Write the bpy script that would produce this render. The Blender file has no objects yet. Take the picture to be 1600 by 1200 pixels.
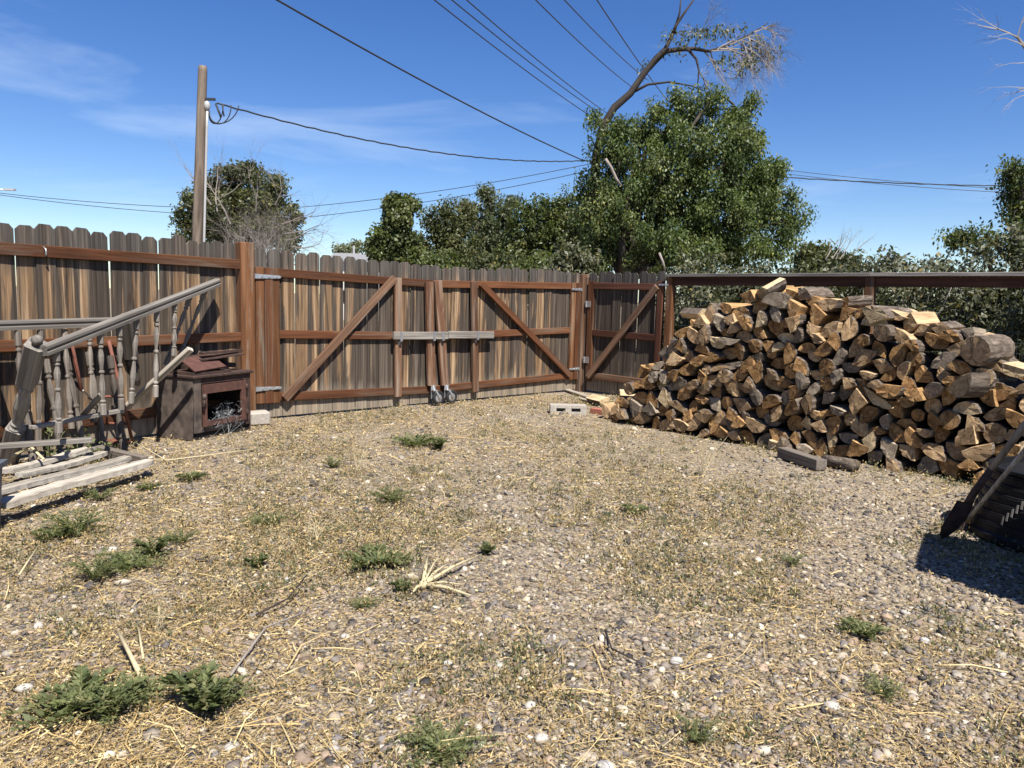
import bpy, bmesh, math, random
import numpy as np
from mathutils import Vector, Matrix, Euler

rad = math.radians
S = bpy.context.scene
COL = S.collection
random.seed(11)
RNG = np.random.default_rng(11)

# ------------------------------------------------------------------ camera
CAM_H, FPX, PITCH, ROLL = 1.32, 1200.0, rad(6.35), rad(1.55)
cam = bpy.data.cameras.new('camera')
cam.sensor_width = 36.0
cam.lens = 36.0 * FPX / 1600.0
cam.clip_start, cam.clip_end = 0.05, 4000
cam_o = bpy.data.objects.new('camera', cam)
COL.objects.link(cam_o)
CM = Matrix.Rotation(math.pi / 2 - PITCH, 3, 'X') @ Matrix.Rotation(ROLL, 3, 'Z')
cam_o.matrix_world = Matrix.Translation((0, 0, CAM_H)) @ CM.to_4x4()
S.camera = cam_o

# ------------------------------------------------------------------ sky, sun, exposure
SUN_EL = rad(56)
SUN_XY = Vector((0.413, -0.911)).normalized()
SUN_DIR = Vector((SUN_XY.x * math.cos(SUN_EL), SUN_XY.y * math.cos(SUN_EL), math.sin(SUN_EL)))
W = bpy.data.worlds.new('World')
S.world = W
W.use_nodes = True
wt = W.node_tree
wt.nodes.clear()
sky = wt.nodes.new('ShaderNodeTexSky')
sky.sky_type = 'NISHITA'
sky.sun_disc = False
sky.sun_elevation = SUN_EL
sky.sun_rotation = math.atan2(SUN_XY.x, SUN_XY.y)
sky.altitude = 1300
sky.air_density = 1.0
sky.dust_density = 0.35
sky.ozone_density = 2.2
# thin cirrus wisps: stretched noise on the sky direction
tc = wt.nodes.new('ShaderNodeTexCoord')
mp = wt.nodes.new('ShaderNodeMapping')
mp.inputs['Rotation'].default_value = (0.0, 0.12, 0.5)
mp.inputs['Scale'].default_value = (1.3, 1.6, 7.0)
nz = wt.nodes.new('ShaderNodeTexNoise')
nz.inputs['Scale'].default_value = 1.7
nz.inputs['Detail'].default_value = 7
nz.inputs['Roughness'].default_value = 0.55
nz.inputs['Distortion'].default_value = 0.4
cr = wt.nodes.new('ShaderNodeValToRGB')
cr.color_ramp.elements[0].position = 0.52
cr.color_ramp.elements[0].color = (0, 0, 0, 1)
cr.color_ramp.elements[1].position = 0.80
cr.color_ramp.elements[1].color = (1, 1, 1, 1)
ml = wt.nodes.new('ShaderNodeMath')
ml.operation = 'MULTIPLY'
ml.inputs[1].default_value = 0.38
mx = wt.nodes.new('ShaderNodeMixRGB')
mx.inputs['Color2'].default_value = (6.4, 7.4, 8.6, 1)
hs = wt.nodes.new('ShaderNodeHueSaturation')
hs.inputs['Hue'].default_value = 0.513
hs.inputs['Saturation'].default_value = 1.30
bg = wt.nodes.new('ShaderNodeBackground')
bg.inputs['Strength'].default_value = 0.070
wo = wt.nodes.new('ShaderNodeOutputWorld')
L = wt.links.new
L(tc.outputs['Generated'], mp.inputs['Vector'])
L(mp.outputs['Vector'], nz.inputs['Vector'])
L(nz.outputs['Fac'], cr.inputs['Fac'])
L(cr.outputs['Color'], ml.inputs[0])
L(ml.outputs[0], mx.inputs['Fac'])
L(sky.outputs['Color'], hs.inputs['Color'])
L(hs.outputs['Color'], mx.inputs['Color1'])
L(mx.outputs['Color'], bg.inputs['Color'])
L(bg.outputs[0], wo.inputs['Surface'])

sun = bpy.data.lights.new('sun', 'SUN')
sun.energy = 5.0
sun.angle = rad(0.53)
sun.color = (1.0, 0.95, 0.87)
sun_o = bpy.data.objects.new('sun', sun)
COL.objects.link(sun_o)
sun_o.rotation_euler = SUN_DIR.to_track_quat('Z', 'Y').to_euler()
sun_o.location = (8, -12, 22)

VS = S.view_settings
VS.view_transform = 'Standard'
VS.look = 'None'
VS.exposure = 1.03
VS.gamma = 1.0
VS.use_curve_mapping = False

# ------------------------------------------------------------------ helpers: places
def ray(px, py):
    return CM @ Vector(((px - 800) / FPX, -(py - 600) / FPX, -1))

def gnd(px, py, z=0.0):
    v = ray(px, py)
    return Vector((0, 0, CAM_H)) + v * ((z - CAM_H) / v.z)

def at(px, py, Y):
    v = ray(px, py)
    return Vector((0, 0, CAM_H)) + v * (Y / v.y)

def vnoise(x, y, seed=0):
    """smooth value noise on numpy arrays, 0..1"""
    x = np.asarray(x, float); y = np.asarray(y, float)
    xi = np.floor(x).astype(np.int64); yi = np.floor(y).astype(np.int64)
    xf = x - xi; yf = y - yi
    xf = xf * xf * (3 - 2 * xf); yf = yf * yf * (3 - 2 * yf)
    def h(a, b):
        n = (a * 374761393 + b * 668265263 + seed * 982451653) & 0x7fffffff
        n = ((n ^ (n >> 13)) * 1274126177) & 0x7fffffff
        return ((n ^ (n >> 16)) & 0xffff) / 65535.0
    return ((h(xi, yi) * (1 - xf) + h(xi + 1, yi) * xf) * (1 - yf)
            + (h(xi, yi + 1) * (1 - xf) + h(xi + 1, yi + 1) * xf) * yf)

def gz(x, y):
    """height of the ground sheet"""
    return (0.030 * (vnoise(np.asarray(x) * 0.7, np.asarray(y) * 0.7, 1) - 0.5)
            + 0.018 * (vnoise(np.asarray(x) * 2.3, np.asarray(y) * 2.3, 2) - 0.5)
            + 0.008 * (vnoise(np.asarray(x) * 7, np.asarray(y) * 7, 3) - 0.5))

# ------------------------------------------------------------------ helpers: meshes
class MB:
    def __init__(self):
        self.v, self.f, self.m = [], [], []
    def add(self, verts, faces, mat=0):
        o = len(self.v)
        self.v += [tuple(p) for p in verts]
        self.f += [tuple(i + o for i in q) for q in faces]
        self.m += [mat] * len(faces)
    def box(self, lo, hi, M=None, mat=0, bev=0.0):
        x0, y0, z0 = lo; x1, y1, z1 = hi
        if bev > 0:
            b = bev
            # chamfered along the z axis edges and the two ends
            ring = [(x0 + b, y0), (x1 - b, y0), (x1, y0 + b), (x1, y1 - b), (x1 - b, y1), (x0 + b, y1), (x0, y1 - b), (x0, y0 + b)]
            cx, cy = (x0 + x1) / 2, (y0 + y1) / 2
            rin = [(cx + (x - cx) * (1 - 2 * b / (x1 - x0)), cy + (y - cy) * (1 - 2 * b / (y1 - y0))) for x, y in ring]
            v = [(x, y, z0) for x, y in rin] + [(x, y, z0 + b) for x, y in ring] + [(x, y, z1 - b) for x, y in ring] + [(x, y, z1) for x, y in rin]
            f = [tuple(range(7, -1, -1)), tuple(range(24, 32))]
            for k in range(3):
                for i in range(8):
                    j = (i + 1) % 8
                    f.append((k * 8 + i, k * 8 + j, k * 8 + 8 + j, k * 8 + 8 + i))
        else:
            v = [(x0, y0, z0), (x1, y0, z0), (x1, y1, z0), (x0, y1, z0), (x0, y0, z1), (x1, y0, z1), (x1, y1, z1), (x0, y1, z1)]
            f = [(3, 2, 1, 0), (4, 5, 6, 7), (0, 1, 5, 4), (1, 2, 6, 5), (2, 3, 7, 6), (3, 0, 4, 7)]
        if M is not None:
            v = [M @ Vector(p) for p in v]
        self.add(v, f, mat)
        return self
    def tube(self, path, radii, n=6, mat=0, cap=True):
        path = [Vector(p) for p in path]
        if not hasattr(radii, '__len__'):
            radii = [radii] * len(path)
        V, F = [], []
        ref = None
        for i, p in enumerate(path):
            d = (path[min(i + 1, len(path) - 1)] - path[max(i - 1, 0)])
            if d.length < 1e-9: d = Vector((0, 0, 1))
            d.normalize()
            if ref is None:
                ref = d.orthogonal().normalized()
            a = (ref - d * ref.dot(d))
            if a.length < 1e-6: a = d.orthogonal()
            a.normalize(); ref = a
            b = d.cross(a)
            for k in range(n):
                t = 2 * math.pi * k / n
                V.append(p + (a * math.cos(t) + b * math.sin(t)) * radii[i])
        for i in range(len(path) - 1):
            for k in range(n):
                j = (k + 1) % n
                F.append((i * n + k, i * n + j, (i + 1) * n + j, (i + 1) * n + k))
        if cap:
            F.append(tuple(range(n - 1, -1, -1)))
            F.append(tuple(range((len(path) - 1) * n, len(path) * n)))
        self.add(V, F, mat)
        return self
    def lathe(self, prof, n=10, M=None, mat=0):
        """prof: list of (radius, z)"""
        V, F = [], []
        for r, z in prof:
            for k in range(n):
                t = 2 * math.pi * (k + .5) / n
                V.append((r * math.cos(t), r * math.sin(t), z))
        for i in range(len(prof) - 1):
            for k in range(n):
                j = (k + 1) % n
                F.append((i * n + k, i * n + j, (i + 1) * n + j, (i + 1) * n + k))
        F.append(tuple(range(n - 1, -1, -1)))
        F.append(tuple(range((len(prof) - 1) * n, len(prof) * n)))
        if M is not None:
            V = [M @ Vector(p) for p in V]
        self.add(V, F, mat)
        return self
    def prism(self, outline, z0, z1, M=None, mat=0):
        """outline (x, y) counter-clockwise, extruded in z"""
        n = len(outline)
        V = [(x, y, z0) for x, y in outline] + [(x, y, z1) for x, y in outline]
        F = [tuple(range(n - 1, -1, -1)), tuple(range(n, 2 * n))]
        for i in range(n):
            j = (i + 1) % n
            F.append((i, j, n + j, n + i))
        if M is not None:
            V = [M @ Vector(p) for p in V]
        self.add(V, F, mat)
        return self
    def mesh(self, name, mats, smooth=False):
        me = bpy.data.meshes.new(name)
        me.from_pydata(self.v, [], self.f)
        for m in (mats if isinstance(mats, (list, tuple)) else [mats]):
            me.materials.append(m)
        if any(self.m):
            me.polygons.foreach_set('material_index', self.m)
        if smooth:
            me.polygons.foreach_set('use_smooth', [True] * len(self.f))
        me.update()
        return me

def np_mesh(name, V, F, mat, col=None, smooth=False):
    """V (N,3); F (M,k) one face size; col (N,3) stored as point colour 'Col'"""
    me = bpy.data.meshes.new(name)
    V = np.ascontiguousarray(V, np.float32); F = np.ascontiguousarray(F, np.int32)
    n, k = F.shape
    me.vertices.add(len(V)); me.vertices.foreach_set('co', V.ravel())
    me.loops.add(n * k); me.loops.foreach_set('vertex_index', F.ravel())
    me.polygons.add(n)
    me.polygons.foreach_set('loop_start', np.arange(n, dtype=np.int32) * k)
    me.polygons.foreach_set('loop_total', np.full(n, k, np.int32))
    if smooth:
        me.polygons.foreach_set('use_smooth', np.ones(n, bool))
    me.update(calc_edges=True)
    if col is not None:
        at_ = me.color_attributes.new('Col', 'FLOAT_COLOR', 'POINT')
        c = np.ones((len(V), 4), np.float32); c[:, :3] = col
        at_.data.foreach_set('color', c.ravel())
    if mat: me.materials.append(mat)
    return me

def obj(name, me, parent=None, M=None, kind=None):
    o = bpy.data.objects.new(name, me)
    COL.objects.link(o)
    if M is not None:
        o.matrix_world = M
    if parent is not None:
        o.parent = parent
        o.matrix_parent_inverse = Matrix.Translation(-parent.location)
    if kind: o['kind'] = kind
    return o

def root(name, loc, label, cat, group=None):
    o = bpy.data.objects.new(name, None)
    o.empty_display_size = 0.1
    o.location = loc
    COL.objects.link(o)
    tag(o, label, cat, group)
    return o

def tag(o, label, cat, group=None):
    o['label'] = label; o['category'] = cat
    if group: o['group'] = group
    return o

def frame(p, x, y, z):
    """matrix from origin and three axes"""
    M = Matrix.Identity(4)
    for i, a in enumerate((x, y, z)):
        M.col[i][:3] = a
    M.col[3][:3] = p
    return M

def along(p0, p1, face):
    """local z runs p0 -> p1, local y points along `face` as far as it can"""
    z = (Vector(p1) - Vector(p0)).normalized()
    y = Vector(face); y = (y - z * y.dot(z)).normalized()
    x = y.cross(z)
    return frame(Vector(p0), x, y, z)

_beam = {}
def beam(name, p0, p1, face, w, t, mat, parent, bev=0.004):
    """a sawn board: local x = width, y = thickness (towards face), z = length"""
    Ln = round((Vector(p1) - Vector(p0)).length, 3)
    key = (Ln, w, t, mat.name, bev)
    if key not in _beam:
        _beam[key] = MB().box((-w / 2, -t / 2, 0), (w / 2, t / 2, Ln), bev=bev).mesh(name, mat)
    return obj(name, _beam[key], parent, along(p0, p1, face))

# ------------------------------------------------------------------ materials
class NT:
    def __init__(self, name):
        self.m = bpy.data.materials.new(name); self.m.use_nodes = True
        self.t = self.m.node_tree
        self.b = self.t.nodes['Principled BSDF']; self.out = self.t.nodes['Material Output']
    def n(self, typ, **kw):
        nd = self.t.nodes.new('ShaderNode' + typ)
        for k, v in kw.items():
            if k.startswith('_'): setattr(nd, k[1:], v)
            else:
                key = k.replace('__', ' ')
                if isinstance(v, bpy.types.NodeSocket): self.t.links.new(v, nd.inputs[key])
                else: nd.inputs[key].default_value = v
        return nd
    def link(self, a, b): self.t.links.new(a, b)
    def coords(self, scale, rnd=True, kind='Object'):
        tc = self.n('TexCoord').outputs[kind]
        if rnd:
            oi = self.n('ObjectInfo').outputs['Random']
            mm = self.n('Math', _operation='MULTIPLY'); self.link(oi, mm.inputs[0]); mm.inputs[1].default_value = 91.7
            cx = self.n('CombineXYZ'); 
            for i in range(3): self.link(mm.outputs[0], cx.inputs[i])
            va = self.n('VectorMath', _operation='ADD'); self.link(tc, va.inputs[0]); self.link(cx.outputs[0], va.inputs[1])
            tc = va.outputs[0]
        vm = self.n('VectorMath', _operation='MULTIPLY'); self.link(tc, vm.inputs[0]); vm.inputs[1].default_value = scale
        return vm.outputs[0]
    def noise(self, vec, scale=1.0, detail=4, rough=0.55, dist=0.0):
        nd = self.n('TexNoise', Scale=scale, Detail=detail, Roughness=rough, Distortion=dist)
        self.link(vec, nd.inputs['Vector']); return nd.outputs['Fac']
    def ramp(self, fac, stops):
        nd = self.n('ValToRGB'); e = nd.color_ramp.elements
        while len(e) < len(stops): e.new(0.5)
        for el, (p, c) in zip(e, stops):
            el.position = p; el.color = (c if len(c) == 4 else (*c, 1)) if hasattr(c, '__len__') else (c, c, c, 1)
        self.link(fac, nd.inputs['Fac']); return nd.outputs['Color']
    def mix(self, fac, a, b, mode='MIX'):
        nd = self.n('MixRGB', _blend_type=mode)
        for s, v in zip(('Fac', 'Color1', 'Color2'), (fac, a, b)):
            if isinstance(v, bpy.types.NodeSocket): self.link(v, nd.inputs[s])
            else: nd.inputs[s].default_value = v if not hasattr(v, '__len__') or len(v) == 4 else (*v, 1)
        return nd.outputs['Color']
    def math(self, op, a, b=0.5):
        nd = self.n('Math', _operation=op)
        for i, v in enumerate((a, b)):
            if isinstance(v, bpy.types.NodeSocket): self.link(v, nd.inputs[i])
            else: nd.inputs[i].default_value = v
        return nd.outputs[0]
    def bump(self, h, strength=0.4, dist=0.004):
        nd = self.n('Bump', Strength=strength, Distance=dist); self.link(h, nd.inputs['Height'])
        self.link(nd.outputs['Normal'], self.b.inputs['Normal'])
    def set(self, col=None, rough=0.7, metal=0.0, spec=0.3):
        if col is not None:
            if isinstance(col, bpy.types.NodeSocket): self.link(col, self.b.inputs['Base Color'])
            else: self.b.inputs['Base Color'].default_value = (*col, 1)
        if isinstance(rough, bpy.types.NodeSocket): self.link(rough, self.b.inputs['Roughness'])
        else: self.b.inputs['Roughness'].default_value = rough
        self.b.inputs['Metallic'].default_value = metal
        self.b.inputs['Specular IOR Level'].default_value = spec
        return self.m

def wood(name, dark, mid, light, grey=None, grey_amt=0.0, knots=0.5, grain=38, rough=0.75, vary=0.25, bump=0.5, streak=0.55):
    """board wood, grain along local z; grey = weathered patches"""
    t = NT(name)
    g = t.coords((grain, grain, 1.3))
    c = t.coords((7, 7, 0.55))
    n1 = t.noise(g, 1.0, 5, 0.6, 0.6)
    n2 = t.noise(c, 1.0, 4, 0.55, 0.8)
    base = t.ramp(n2, [(0.30, dark), (0.5, mid), (0.70, light)])
    st = t.ramp(n1, [(0.30, 1 - streak), (0.62, 1.08)])
    base = t.mix(1.0, base, st, 'MULTIPLY')
    if grey:
        c2 = t.coords((9, 9, 0.8))
        gm = t.ramp(t.noise(c2, 1.3, 5, 0.65, 0.5), [(0.5 - grey_amt * .5 - .10, 1.0), (0.5 - grey_amt * .5 + 0.16 , 0.0)] if grey_amt < 0 else
                    [(0.62 - grey_amt * .5, 0.0), (0.78 - grey_amt * .5, 1.0)])
        gcol = t.mix(1.0, grey, st, 'MULTIPLY')
        base = t.mix(gm, base, gcol)
    if knots > 0:
        kc = t.coords((8, 8, 2.2))
        vo = t.n('TexVoronoi', Scale=0.55); t.link(kc, vo.inputs['Vector'])
        k = t.ramp(vo.outputs['Distance'], [(0.05, knots), (0.14, 0.0)])
        base = t.mix(k, base, tuple(x * 0.28 for x in dark))
    oi = t.n('ObjectInfo').outputs['Random']
    vv = t.ramp(oi, [(0.0, 1 - vary), (1.0, 1 + vary * .6)])
    base = t.mix(1.0, base, vv, 'MULTIPLY')
    t.bump(n1, bump, 0.004)
    return t.set(base, rough, 0, 0.2)

def plain(name, col, rough=0.6, metal=0.0, var=0.25, scale=14, bump=0.2, col2=None, spec=0.3):
    t = NT(name)
    v = t.coords((scale,) * 3)
    n = t.noise(v, 1.0, 6, 0.6)
    c2 = col2 or tuple(x * (1 - var) for x in col)
    base = t.ramp(n, [(0.35, c2), (0.65, col)])
    if bump: t.bump(n, bump, 0.004)
    return t.set(base, rough, metal, spec)

def leafmat(name, trans=0.35, rough=0.5):
    t = NT(name)
    a = t.n('Attribute', _attribute_name='Col').outputs['Color']
    t.set(a, rough, 0, 0.3)
    tr = t.n('BsdfTranslucent')
    tc = t.mix(1.0, a, (1.25, 1.35, 0.6), 'MULTIPLY'); t.link(tc, tr.inputs['Color'])
    ms = t.n('MixShader', Fac=trans)
    t.link(t.b.outputs[0], ms.inputs[1]); t.link(tr.outputs[0], ms.inputs[2])
    t.link(ms.outputs[0], t.out.inputs['Surface'])
    return t.m

def colmat(name, rough=0.8, bump=0.0, scale=60):
    t = NT(name)
    a = t.n('Attribute', _attribute_name='Col').outputs['Color']
    if bump:
        n = t.noise(t.coords((scale,) * 3, False), 1.0, 4, 0.6)
        a = t.mix(1.0, a, t.ramp(n, [(0.3, 0.72), (0.7, 1.12)]), 'MULTIPLY')
        t.bump(n, bump, 0.003)
    return t.set(a, rough, 0, 0.25)

M_PICKET = None  # defined below
def picket_mat(name, warm):
    """weathered cedar picket: tan heartwood streaks between grey, greyer at the weathered top, mud-splashed pale at the foot"""
    t = NT(name)
    g = t.coords((42, 42, 1.1)); c = t.coords((13, 6, 0.75)); b = t.coords((22, 8, 0.5))
    n1 = t.noise(g, 1.0, 5, 0.62, 0.7)
    n2 = t.noise(c, 1.0, 4, 0.6, 1.2)
    n3 = t.noise(b, 1.0, 4, 0.6, 0.6)
    oi = t.n('ObjectInfo').outputs['Random']
    tan = t.ramp(n3, [(0.30, (0.088, 0.051, 0.027)), (0.52, (0.225, 0.142, 0.080)), (0.70, (0.44, 0.315, 0.192))])
    grey = t.ramp(n3, [(0.30, (0.037, 0.029, 0.023)), (0.55, (0.080, 0.063, 0.049)), (0.75, (0.138, 0.112, 0.088))])
    # share of heartwood varies from board to board
    sx = t.n('SeparateXYZ'); t.link(t.n('TexCoord').outputs['Object'], sx.inputs[0])
    edge = t.math('MULTIPLY', t.math('ABSOLUTE', sx.outputs['X']), -2.6)     # sapwood edges weather first
    sh = t.math('ADD', t.math('ADD', n2, t.math('MULTIPLY', oi, 0.22)), t.math('ADD', edge, 0.085))
    gm = t.ramp(sh, [(0.62 - warm, 0.0), (0.72 - warm, 1.0)])
    base = t.mix(gm, grey, tan)
    st = t.ramp(n1, [(0.30, 0.45), (0.60, 1.1)])
    base = t.mix(1.0, base, st, 'MULTIPLY')
    # knots
    kc = t.coords((9, 9, 2.6)); vo = t.n('TexVoronoi', Scale=0.5); t.link(kc, vo.inputs['Vector'])
    base = t.mix(t.ramp(vo.outputs['Distance'], [(0.05, 0.85), (0.13, 0.0)]), base, (0.035, 0.022, 0.014))
    # weathered grey top, splashed foot
    sep = t.n('SeparateXYZ'); t.link(t.n('TexCoord').outputs['Object'], sep.inputs[0])
    zz = t.math('ADD', sep.outputs['Z'], t.math('MULTIPLY', t.math('SUBTRACT', n2, 0.5), 0.5))
    top = t.ramp(zz, [(0.0, 0.0), (1.0, 0.0)])
    mr = t.n('MapRange'); t.link(zz, mr.inputs[0]); mr.inputs[1].default_value = 1.40; mr.inputs[2].default_value = 1.62
    gtop = t.mix(1.0, t.ramp(n3, [(0.3, (0.045, 0.040, 0.036)), (0.7, (0.115, 0.104, 0.092))]), st, 'MULTIPLY')
    base = t.mix(t.math('MULTIPLY', mr.outputs[0], 0.85), base, gtop)
    mr2 = t.n('MapRange'); t.link(zz, mr2.inputs[0]); mr2.inputs[1].default_value = 0.30; mr2.inputs[2].default_value = 0.10
    base = t.mix(t.math('MULTIPLY', mr2.outputs[0], 0.75), base, t.mix(1.0, (0.27, 0.225, 0.17), st, 'MULTIPLY'))
    t.bump(n1, 0.6, 0.004)
    return t.set(base, 0.82, 0, 0.15)

M_PICK = [picket_mat('weathered_picket_wood', 0.0), picket_mat('heartwood_picket_wood', 0.11), picket_mat('silvered_picket_wood', -0.20)]
M_RAIL = wood('stained_cedar_rail', (0.060, 0.023, 0.010), (0.105, 0.040, 0.017), (0.155, 0.068, 0.031), grey=(0.13, 0.085, 0.058), grey_amt=0.2, knots=0.5, grain=34, streak=0.45)
M_POST = wood('stained_cedar_post', (0.090, 0.038, 0.015), (0.14, 0.060, 0.025), (0.19, 0.098, 0.05), grey=(0.20, 0.15, 0.11), grey_amt=0.22, knots=0.5, grain=26, streak=0.45)
M_BRACE = wood('faded_cedar_brace', (0.09, 0.042, 0.024), (0.145, 0.076, 0.044), (0.22, 0.135, 0.085), grey=(0.22, 0.17, 0.13), grey_amt=0.28, knots=0.4, grain=34, streak=0.45)
M_DARKRAIL = wood('dark_stained_rail', (0.055, 0.022, 0.014), (0.085, 0.034, 0.02), (0.13, 0.056, 0.03), knots=0.3, grain=30)
M_CAP = wood('grey_cap_board', (0.15, 0.13, 0.115), (0.24, 0.215, 0.19), (0.34, 0.31, 0.28), knots=0.3, grain=30)
M_GREY = wood('silver_weathered_wood', (0.13, 0.115, 0.10), (0.215, 0.195, 0.17), (0.31, 0.285, 0.25), knots=0.3, grain=45, streak=0.5)
M_DARKGREY = wood('dark_weathered_wood', (0.08, 0.066, 0.055), (0.14, 0.118, 0.098), (0.21, 0.18, 0.152), knots=0.2, grain=45)
M_PALE = wood('bleached_wood', (0.27, 0.235, 0.19), (0.40, 0.36, 0.30), (0.50, 0.46, 0.395), knots=0.3, grain=60, streak=0.6)
M_GALV = plain('galvanised_metal', (0.55, 0.56, 0.57), 0.38, 0.75, 0.3, 40, 0.1)
M_RUST = plain('rusty_steel', (0.082, 0.048, 0.038), 0.75, 0.25, 0.5, 22, 0.35, (0.032, 0.023, 0.020))
M_RUSTGREY = plain('worn_stove_steel', (0.135, 0.105, 0.085), 0.7, 0.2, 0.5, 9, 0.3, (0.045, 0.036, 0.032))
M_SOOT = plain('soot_black_steel', (0.018, 0.016, 0.015), 0.9, 0, 0.4, 20, 0.2)
M_RED = plain('faded_red_paint', (0.20, 0.07, 0.045), 0.7, 0, 0.4, 24, 0.2, (0.11, 0.048, 0.036))
M_RUBBER = plain('black_rubber', (0.02, 0.02, 0.021), 0.75, 0, 0.3, 40, 0.2)
M_BLACK = plain('black_plastic', (0.006, 0.006, 0.0065), 0.6, 0, 0.25, 12, 0.1)
M_BIN = plain('slate_grey_plastic', (0.085, 0.10, 0.125), 0.5, 0, 0.15, 12, 0.05)
M_CONC = plain('concrete', (0.38, 0.345, 0.30), 0.9, 0, 0.3, 40, 0.4)
M_BRICK = plain('red_brick', (0.36, 0.13, 0.09), 0.9, 0, 0.3, 30, 0.4)
M_WIRE = plain('wire', (0.03, 0.032, 0.036), 0.6, 0, 0.1, 5, 0)
M_MESHWIRE = plain('green_wire', (0.06, 0.085, 0.065), 0.55, 0.2, 0.2, 8, 0)
M_SILVERWIRE = plain('tangled_wire', (0.24, 0.25, 0.26), 0.5, 0.5, 0.2, 8, 0)
M_POLE = wood('utility_pole_wood', (0.075, 0.056, 0.042), (0.125, 0.096, 0.074), (0.185, 0.15, 0.118), knots=0.2, grain=16, streak=0.5)
M_BARK = wood('tree_bark', (0.035, 0.028, 0.023), (0.065, 0.052, 0.042), (0.11, 0.09, 0.075), knots=0, grain=9, bump=0.9)
M_TWIG = plain('dead_twig', (0.28, 0.245, 0.215), 0.85, 0, 0.35, 6, 0)
M_TWIGDARK = plain('dark_twig', (0.042, 0.033, 0.027), 0.85, 0, 0.4, 6, 0)
M_LEAF = leafmat('leaf', 0.33, 0.45)
M_LEAFDULL = leafmat('dull_leaf', 0.25, 0.5)
M_WEED = leafmat('weed_leaf', 0.3, 0.6)
M_STRAW = colmat('dry_straw', 0.8)
M_PEBBLE = colmat('river_pebbles', 0.72, 0.25, 90)
M_STONE = plain('field_stone', (0.42, 0.40, 0.37), 0.85, 0, 0.35, 25, 0.4)
M_WHITE = plain('white_stone', (0.40, 0.37, 0.325), 0.8, 0, 0.2, 40, 0.3)
M_PVC = plain('grey_conduit', (0.36, 0.36, 0.36), 0.45, 0, 0.1, 10, 0)
M_ROOF = plain('grey_shingle', (0.22, 0.22, 0.225), 0.9, 0, 0.25, 12, 0.3)
M_STUCCO = plain('pale_siding', (0.55, 0.53, 0.49), 0.85, 0, 0.15, 6, 0.1)

def ground_mat():
    t = NT('gravel_and_straw_ground')
    tc = t.n('TexCoord').outputs['Object']
    def nz(sc, d=5, r=0.6, di=0.0):
        return t.noise(tc, sc, d, r, di)
    big = nz(0.55, 5, 0.6, 0.4)
    mid = nz(5.0, 5, 0.65)
    fine = nz(70, 3, 0.7)
    vo = t.n('TexVoronoi', Scale=62.0); t.link(tc, vo.inputs['Vector'])
    vs = t.n('TexVoronoi', Scale=34.0); t.link(tc, vs.inputs['Vector'])
    soil = t.ramp(mid, [(0.3, (0.15, 0.115, 0.070)), (0.5, (0.255, 0.20, 0.124)), (0.72, (0.36, 0.29, 0.183))])
    sepc = t.n('SeparateColor'); t.link(vo.outputs['Color'], sepc.inputs[0])
    peb = t.ramp(sepc.outputs[0], [(0.0, (0.17, 0.145, 0.13)), (0.3, (0.22, 0.185, 0.15)), (0.6, (0.31, 0.255, 0.19)), (0.85, (0.40, 0.335, 0.25)), (1.0, (0.52, 0.465, 0.38))])
    pm = t.ramp(big, [(0.36, 0.25), (0.6, 0.75)])
    col = t.mix(pm, soil, peb)
    col = t.mix(1.0, col, t.ramp(fine, [(0.28, 0.55), (0.6, 1.08)]), 'MULTIPLY')
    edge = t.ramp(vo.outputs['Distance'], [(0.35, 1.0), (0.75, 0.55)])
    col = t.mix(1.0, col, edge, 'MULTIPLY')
    hh = t.math('ADD', t.math('MULTIPLY', vs.outputs['Distance'], -0.8), t.math('MULTIPLY', fine, 0.6))
    t.bump(hh, 0.55, 0.012)
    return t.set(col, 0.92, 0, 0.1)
M_GROUND = ground_mat()

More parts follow.
